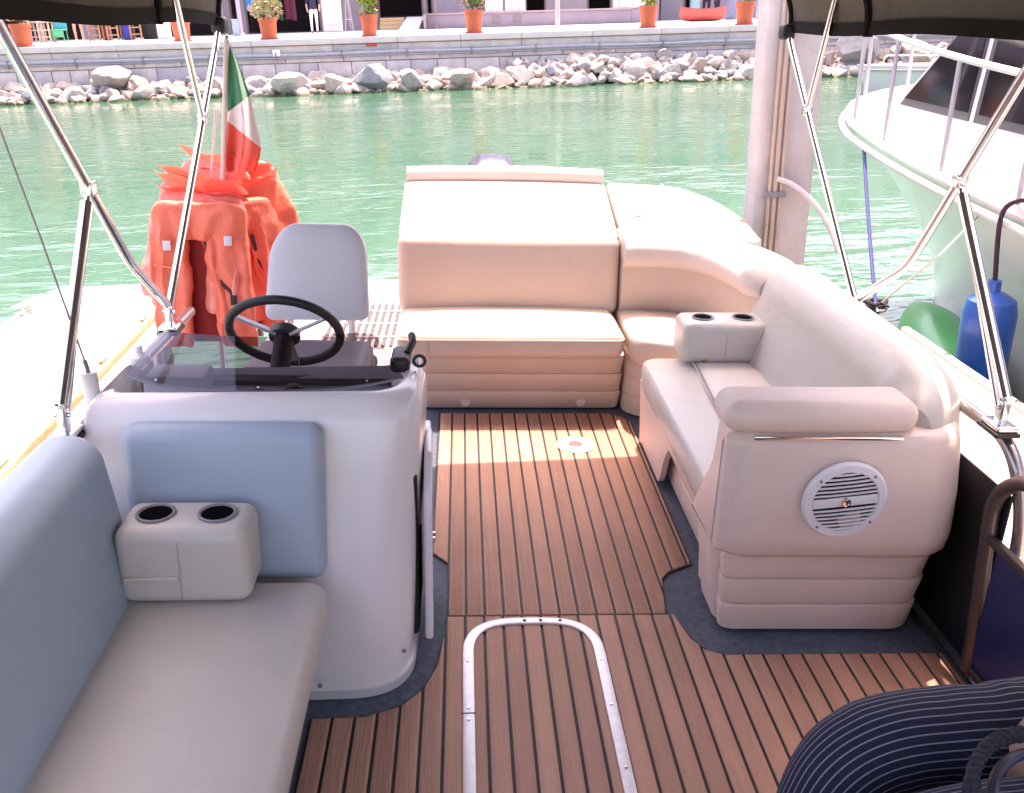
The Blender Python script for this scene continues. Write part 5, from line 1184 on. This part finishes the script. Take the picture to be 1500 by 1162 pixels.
# ------------------------------------------------------------------ promenade buildings and furniture
LIL = mat('lilac_render', (0.31, 0.26, 0.30), 0.9, var=0.12, vscale=1.2); LIL2 = mat('pink_render', (0.38, 0.305, 0.31), 0.9, var=0.1, vscale=1.2)
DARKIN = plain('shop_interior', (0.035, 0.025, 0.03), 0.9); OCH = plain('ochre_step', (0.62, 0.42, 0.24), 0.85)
def gx(px, Y): return wy(px, 40, Y).x
def shop(name, label, px0, px1, Y, openings, h=9.5, wallm=LIL, depth=6, base=0.0, signm=None):
    t = thing(name, label, 'building', (gx((px0+px1)/2, Y), Y+depth/2, QZ), 'buildings along the promenade', WORLD)
    x0, x1 = gx(px0, Y), gx(px1, Y); edges = [x0]
    for a, b in openings: edges += [gx(a, Y), gx(b, Y)]
    edges.append(x1)
    for i in range(0, len(edges), 2):
        if edges[i+1]-edges[i] > 0.03: mesh('wall_pier', hardbox(edges[i], edges[i+1], Y, Y+0.3, QZ-0.01, QZ+3.0), wallm, t)
    mesh('upper_wall', hardbox(x0, x1, Y-0.02, Y+depth, QZ+3.0, QZ+h), wallm, t)  # unseen storeys above the frame, raised to cut sky reflected in the water
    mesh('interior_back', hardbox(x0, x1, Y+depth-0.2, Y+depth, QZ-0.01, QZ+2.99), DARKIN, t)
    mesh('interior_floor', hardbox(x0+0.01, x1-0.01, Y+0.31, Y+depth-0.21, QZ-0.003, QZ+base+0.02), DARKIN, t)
    for i, (a, b) in enumerate(openings):
        fr = mesh('shop_opening', join([hardbox(gx(a, Y), gx(a, Y)+0.08, Y-0.03, Y+0.02, QZ, QZ+2.7), hardbox(gx(b, Y)-0.08, gx(b, Y), Y-0.03, Y+0.02, QZ, QZ+2.7), hardbox(gx(a, Y), gx(b, Y), Y-0.03, Y+0.02, QZ+2.7, QZ+3.0)]), mat('frame_brown', (0.16, 0.10, 0.09)), t)
    nw = max(1, int((x1-x0)/2.4))
    for fl_ in (3.7, 6.6):
        for i in range(nw):
            xw = x0+(x1-x0)*(i+0.5)/nw
            wn_ = mesh('window', join([hardbox(xw-0.62, xw-0.55, Y-0.06, Y-0.021, QZ+fl_, QZ+fl_+1.6), hardbox(xw+0.55, xw+0.62, Y-0.06, Y-0.021, QZ+fl_, QZ+fl_+1.6), hardbox(xw-0.55, xw+0.55, Y-0.06, Y-0.021, QZ+fl_+1.53, QZ+fl_+1.6), hardbox(xw-0.66, xw+0.66, Y-0.10, Y-0.021, QZ+fl_-0.07, QZ+fl_)]), mat('window_trim', (0.62, 0.57, 0.55)), t)
            mesh('pane', hardbox(xw-0.549, xw+0.549, Y-0.04, Y-0.022, QZ+fl_+0.001, QZ+fl_+1.529), mat('window_glass', (0.05, 0.06, 0.07), 0.08), wn_)
    mesh('roof', hardbox(x0-0.1, x1+0.1, Y-0.3, Y+depth+0.1, QZ+h, QZ+h+0.2), mat('roof_tile', (0.45, 0.2, 0.13)), t)
    return t
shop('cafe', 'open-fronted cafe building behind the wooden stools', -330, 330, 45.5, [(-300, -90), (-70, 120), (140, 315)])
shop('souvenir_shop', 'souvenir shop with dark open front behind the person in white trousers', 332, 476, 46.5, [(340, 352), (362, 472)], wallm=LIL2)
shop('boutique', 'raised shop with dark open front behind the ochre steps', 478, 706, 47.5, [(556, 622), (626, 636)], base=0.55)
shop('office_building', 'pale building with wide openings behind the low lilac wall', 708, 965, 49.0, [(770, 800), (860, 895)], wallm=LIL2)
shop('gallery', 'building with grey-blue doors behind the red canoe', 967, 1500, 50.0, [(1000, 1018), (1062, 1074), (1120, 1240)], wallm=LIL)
# steps and ramp
def lowbox(px0, px1, Y0, Y1, h, m, name, label, cat, z0=0.0, group=None):
    return mesh(name, box(gx(px0, Y0), gx(px1, Y0), Y0, Y1, QZ+z0, QZ+z0+h, 0.02, 1, inner=1), m, frame=WORLD, label=label, cat=cat, group=group)
stp = thing('entrance_steps', 'ochre entrance steps leading to the raised shop', 'steps', (gx(578, 46), 46, QZ), frame=WORLD)
for i in range(3): mesh('step', box(gx(556, 46.2), gx(592, 46.2), 46.2+0.36*i, 47.45, QZ+0.17*i, QZ+0.17*(i+1)-0.004, 0.015, 1, inner=1), OCH, stp)
rmp = thing('access_ramp', 'white concrete ramp beside the ochre steps', 'ramp', (gx(606, 46), 46, QZ), frame=WORLD)
xa, xb = gx(594, 45), gx(621, 45)
mesh('ramp_slab', loft([[(xa-0.25, 43.6, QZ+0.002), (xb-0.25, 43.6, QZ+0.002), (xb-0.25, 43.6, QZ+0.01), (xa-0.25, 43.6, QZ+0.01)], [(xa, 47.45, QZ), (xb, 47.45, QZ), (xb, 47.45, QZ+0.52), (xa, 47.45, QZ+0.52)]]), mat('ramp_white', (0.74, 0.70, 0.68), 0.8), rmp)
mesh('ramp_kerb', box(xb+0.01, xb+0.12, 43.8, 47.4, QZ, QZ+0.60, 0.01, 1, inner=1), LIL, rmp)
lw = thing('low_wall', 'low lilac terrace wall with square vents behind the pink-flowered planter', 'wall', (gx(720, 44.5), 44.5, QZ), frame=WORLD)
mesh('wall_body', box(gx(626, 44.4), gx(925, 44.4), 44.4, 44.7, QZ, QZ+0.56, 0.02, 1, inner=1), LIL, lw)
mesh('cap', box(gx(626, 44.35)-0.02, gx(925, 44.35)+0.02, 44.34, 44.76, QZ+0.565, QZ+0.64, 0.01, 1, inner=1), LIL2, lw)
for px in (727, 758): mesh('vent', box(gx(px-6, 44.38), gx(px+6, 44.38), 44.375, 44.41, QZ+0.16, QZ+0.48, 0.005, 1, inner=1), mat('vent_grey', (0.24, 0.19, 0.19)), lw)
for a, b, l in ((712, 738, 'white panel railing over the low lilac wall next to the pink flowers'), (741, 771, 'white panel railing over the low lilac wall in its middle'), (898, 945, 'white panel screen next to the sparse planter')):
    t = thing('panel_railing', l, 'railing', (gx((a+b)/2, 44.5), 44.5, QZ+0.64), frame=WORLD)
    n_ = 3 if b-a < 40 else 5
    for i in range(n_):
        u0, u1 = a+(b-a)*i/n_, a+(b-a)*(i+1)/n_-0.8
        mesh('panel', box(gx(u0, 44.5), gx(u1, 44.5), 44.5, 44.54, QZ+0.66, QZ+1.5, 0.008, 1, inner=1), mat('panel_white', (0.72, 0.70, 0.74), 0.6), t)
    mesh('rail', box(gx(a, 44.5)-0.05, gx(b, 44.5), 44.49, 44.55, QZ+0.645, QZ+0.665, 0.005, 1, inner=1), ALU, t)
    mesh('top_rail', box(gx(a, 44.5)-0.05, gx(b, 44.5), 44.49, 44.55, QZ+1.51, QZ+1.55, 0.005, 1, inner=1), ALU, t)
lowbox(925, 962, 44.4, 44.8, 0.55, LIL, 'plinth_block', 'lilac plinth block at the end of the low terrace wall', 'plinth')
def post(px, base_y, r, h, m, label, name='lamp_post', arm=True):
    p = wz(px, base_y, QZ+0.012); p = wy(px, base_y, max(QY+0.3, min(p.y, 44.0))); p.z = QZ+0.012
    t = thing(name, label, 'post', p, frame=WORLD)
    mesh('shaft', tube([p, p+Vector((0, 0, h))], r, 12), m, t)
    mesh('base_collar', mv(lathe([(r*1.9, 0), (r*1.9, 0.05), (r*1.2, 0.09)], (0, 0, 0), 12), p), m, t)
    if arm: mesh('lantern', mv(lathe([(0.05, 0), (0.16, 0.08), (0.18, 0.35), (0.05, 0.5), (0.01, 0.52)], (0, 0, 0), 12), p+Vector((0, 0, h))), mat('lantern_white', (0.75, 0.72, 0.7), 0.4), t)
    return t
post(817, 47, 0.075, 4.6, mat('post_pink', (0.66, 0.52, 0.49), 0.6), 'pale pink lamp post standing on the quay edge')
post(639, 42, 0.045, 3.6, mat('post_brown', (0.22, 0.15, 0.16), 0.6), 'thin brown lamp post beside the white ramp')
post(397, 53, 0.10, 4.2, mat('post_pink', (0.66, 0.52, 0.49), 0.6), 'thick pink post behind the pale spreading plant', 'awning_post', False)
post(354, 52, 0.085, 4.0, mat('post_lilac', (0.45, 0.36, 0.45), 0.6), 'lilac awning post next to the blue cloth', 'awning_post', False)
# notice board and easel
nb_y = 43.5
nb = thing('notice_board', 'tall white notice board standing beside the person in white trousers', 'board', (gx(488, nb_y), nb_y, QZ), frame=WORLD)
mesh('board', box(gx(474, nb_y), gx(502, nb_y), nb_y, nb_y+0.08, QZ+0.05, QZ+1.62, 0.01, 1, inner=1), mat('board_white', (0.72, 0.68, 0.62), 0.6), nb)
for i in range(5): mesh('printed_sheet', box(gx(477, nb_y)+0.0, gx(498, nb_y)-0.12*(i % 2), nb_y-0.008, nb_y-0.001, QZ+0.25+0.26*i, QZ+0.43+0.26*i, 0.002, 1, inner=1), mat('sheet_%d' % (i % 2), ((0.60, 0.55, 0.48), (0.66, 0.64, 0.62))[i % 2], 0.7), nb)
for px in (476, 500): mesh('leg', box(gx(px, nb_y)-0.02, gx(px, nb_y)+0.02, nb_y+0.085, nb_y+0.12, QZ, QZ+1.5, 0.005, 1, inner=1), mat('wood_pale', (0.5, 0.36, 0.24)), nb)
es = thing('easel', 'slim wooden easel leaning beside the white notice board', 'easel', (gx(512, 43.4), 43.4, QZ), frame=WORLD)
for a, b in ((506, 510), (518, 512)): mesh('leg', tube([(gx(a, 43.4), 43.3, QZ), (gx(b, 43.4), 43.5, QZ+1.6)], 0.022, 6), mat('wood_grey', (0.42, 0.34, 0.34)), es)
mesh('leg', tube([(gx(512, 43.4), 44.1, QZ), (gx(511, 43.4), 43.52, QZ+1.55)], 0.022, 6), mat('wood_grey', (0.42, 0.34, 0.34)), es)
mesh('crossbar', tube([(gx(507, 43.4), 43.34, QZ+0.5), (gx(517, 43.4), 43.34, QZ+0.5)], 0.02, 6), mat('wood_grey', (0.42, 0.34, 0.34)), es)
# hanging cloths
for a, b, c, l in ((364, 376, (0.02, 0.33, 0.62), 'bright blue cloth hanging at the souvenir shop entrance'), (407, 416, (0.02, 0.10, 0.05), 'dark green garment hanging inside the souvenir shop'), (420, 436, (0.14, 0.02, 0.045), 'dark red garment hanging inside the souvenir shop'), (529, 540, (0.30, 0.32, 0.62), 'blue-white garment hanging behind the lime green planter'), (548, 556, (0.20, 0.03, 0.08), 'maroon garment hanging at the raised shop front')):
    Y_ = 45.9 if a < 500 else 46.9
    x0, x1 = gx(a, Y_), gx(b, Y_); zb_ = QZ+(0.95 if a in (364,) else 0.55 if a < 450 else 0.8)
    t = thing('hanging_cloth', l, 'cloth', ((x0+x1)/2, Y_, zb_), frame=WORLD)
    mesh('fabric', thicken(grid(12, 10, lambda u, v: Vector((x0+(x1-x0)*u, Y_+0.05*math.sin(u*14+v), zb_+0.03*math.sin(u*5)+(2.55-zb_+QZ)*v))), 0.01), plain('cloth_%d' % a, c, 0.85), t)
    mesh('hanger_rail', tube([(x0-0.1, Y_, QZ+2.56), (x1+0.1, Y_, QZ+2.56)], 0.015, 6), GREYPL, t)
# people
SHOE_N = plain('shoe_navy', (0.02, 0.03, 0.15)); DARKT = plain('top_navy', (0.02, 0.02, 0.06), 0.8); WHT = plain('trousers_white', (0.72, 0.68, 0.70), 0.8)
def at_ground(px, py): p = wz(px, py, QZ); return p if p.y < 45 else wy(px, py, 44.6)
p_ = at_ground(462, 49); p_.z = QZ; standing('person in navy top and white trousers before the dark shop front', p_, rad(10), DARKT, WHT, pose=0.08, shoes=SHOE_N)
p_ = wy(1034, 28, 43.0); p_.z = QZ; standing('person in a red jacket standing by the red canoe', p_, rad(-20), plain('jacket_red', (0.75, 0.03, 0.03), 0.7), plain('trousers_black', (0.02, 0.02, 0.04), 0.8), shoes=SHOE_N)
p_ = wy(1049, 28, 42.8); p_.z = QZ; standing('person in white top and black shorts next to the red jacket', p_, rad(30), plain('top_white', (0.7, 0.66, 0.7), 0.8), plain('trousers_black', (0.02, 0.02, 0.04), 0.8), pose=0.06, shoes=WHT)
p_ = wy(118, 61, 39.3); p_.z = QZ; standing('bare-legged person in white shoes standing among the stools', p_, rad(5), plain('top_white', (0.7, 0.66, 0.7), 0.8), SKIN, pose=0.05, shoes=plain('shoe_white', (0.8, 0.76, 0.78)))
# red canoe
cn = wy(1028, 27, 42.5); cn.z = QZ
ct = thing('canoe', 'red wooden canoe resting on the promenade behind two people', 'canoe', cn, frame=WORLD)
x0, x1 = gx(995, 42.5), gx(1062, 42.5); L_ = x1-x0
loops = []
for i in range(15):
    u = i/14; wv = math.sin(PI*min(1, max(0.02, u*0.98+0.01)))**0.6*0.38+0.01; sheer = 0.10*abs(2*u-1)**2
    loops.append([(x0+L_*u, cn.y+wv*c, QZ+(0.001 if abs(c) < 0.3 else 0)+(0.50+sheer)*h_+0.16*(2*u-1)**6*(1-h_)) for c, h_ in ((-1, 1), (-0.92, 0.5), (-0.6, 0.15), (0, 0), (0.6, 0.15), (0.92, 0.5), (1, 1), (0.85, 0.96), (0.5, 0.35), (0, 0.25), (-0.5, 0.35), (-0.85, 0.96))])
mesh('hull', loft(loops), plain('canoe_red', (0.55, 0.10, 0.075), 0.5), ct)
mesh('gunwale', join([tube([(x0+L_*i/14, cn.y+s*(math.sin(PI*min(1, max(0.02, i/14*0.98+0.01)))**0.6*0.38+0.01), QZ+0.50+0.10*abs(2*i/14-1)**2) for i in range(15)], 0.02, 6) for s in (-1, 1)]), plain('gunwale_dark', (0.30, 0.05, 0.04), 0.5), ct)
# grey-blue column + teal crate
lowbox(1066, 1078, 45.0, 45.5, 3.2, plain('column_blue', (0.22, 0.24, 0.36), 0.8), 'column', 'grey-blue column behind the last planter', 'column')
lowbox(1012, 1024, 46.0, 46.4, 1.4, plain('teal_cabinet', (0.25, 0.42, 0.45), 0.6), 'cabinet', 'pale teal cabinet behind the canoe', 'cabinet')
lowbox(1110, 1128, 45.0, 45.5, 2.0, plain('lilac_cabinet', (0.42, 0.44, 0.58), 0.6), 'cabinet', 'lilac-blue cabinet past the last planter', 'cabinet')
# wooden stools, chair, boxes under the canopy edge
WOODC = mat('stool_wood', (0.42, 0.22, 0.12), 0.6, var=0.2)
def stool(px, Y, h, label, m=WOODC):
    x = gx(px, Y); t = thing('stool', label, 'stool', (x, Y, QZ), 'stools at the cafe', WORLD)
    for sx in (-1, 1):
        for sy in (-1, 1): mesh('leg', box(x+sx*0.2-0.03, x+sx*0.2+0.03, Y+sy*0.2-0.03, Y+sy*0.2+0.03, QZ, QZ+h, 0.006, 1, inner=1), m, t)
    mesh('seat', box(x-0.25, x+0.25, Y-0.25, Y+0.25, QZ+h, QZ+h+0.06, 0.02, 1, inner=1), m, t)
    for z in (0.18, h*0.6): mesh('stretcher', box(x-0.17, x+0.17, Y-0.215, Y-0.185, QZ+z, QZ+z+0.05, 0.005, 1, inner=1), m, t)
stool(139, 40.3, 0.72, 'tall wooden stool right beside the bare-legged person'); stool(166, 40.0, 0.72, 'tall wooden stool between the bare-legged person and the blue crate'); stool(200, 40.2, 0.72, 'tall wooden stool standing past the blue crate'); stool(66, 39.8, 0.72, 'tall pale wooden stool beside the green chair', mat('stool_pale', (0.55, 0.42, 0.30), 0.7)); stool(54, 40.8, 0.72, 'grey-brown wooden stool nearest the first planter', mat('stool_grey', (0.34, 0.28, 0.26), 0.7))
gc = thing('plastic_chair', 'green and turquoise plastic chair among the wooden stools', 'chair', (gx(85, 39.9), 39.9, QZ), 'stools at the cafe', WORLD)
xg = gx(85, 39.9)
mesh('seat', box(xg-0.25, xg+0.25, 39.7, 40.15, QZ+0.42, QZ+0.47, 0.02, 2), plain('chair_green', (0.05, 0.42, 0.20), 0.4), gc)
mesh('backrest', box(xg-0.25, xg+0.25, 40.13, 40.18, QZ+0.47, QZ+0.95, 0.02, 2), plain('chair_turq', (0.02, 0.38, 0.50), 0.4), gc)
mesh('front_panel', box(xg-0.22, xg+0.22, 39.70, 39.73, QZ+0.18, QZ+0.42, 0.01, 2), plain('chair_green', (0.05, 0.42, 0.20), 0.4), gc)
for sx in (-1, 1):
    for sy in (39.73, 40.12): mesh('leg', tube([(xg+sx*0.21, sy, QZ), (xg+sx*0.21, sy, QZ+0.43)], 0.022, 8), plain('chair_green', (0.05, 0.42, 0.20), 0.4), gc)
def crate(px0, px1, Y, h, c, label):
    x0, x1 = gx(px0, Y), gx(px1, Y); t = thing('crate', label, 'crate', ((x0+x1)/2, Y, QZ), 'crates at the cafe', WORLD); m_ = plain('crate_'+label[:6].replace(' ', '_'), c, 0.7)
    mesh('side', box(x0, x1, Y, Y+0.5, QZ, QZ+h, 0.02, 1, inner=1), m_, t); mesh('rim', box(x0-0.02, x1+0.02, Y-0.02, Y+0.52, QZ+h, QZ+h+0.05, 0.015, 1, inner=1), m_, t)
crate(148, 156, 40.6, 0.85, (0.16, 0.03, 0.05), 'maroon crate between two wooden stools'); crate(178, 189, 40.0, 0.8, (0.03, 0.04, 0.28), 'blue crate between two wooden stools'); crate(208, 228, 40.3, 0.9, (0.012, 0.012, 0.015), 'black crate between the last stool and the white box'); crate(229, 245, 39.6, 0.75, (0.62, 0.66, 0.60), 'white box beside the canopy pole'); crate(340, 350, 42.0, 0.6, (0.30, 0.42, 0.48), 'pale blue crate behind the lilac awning post')
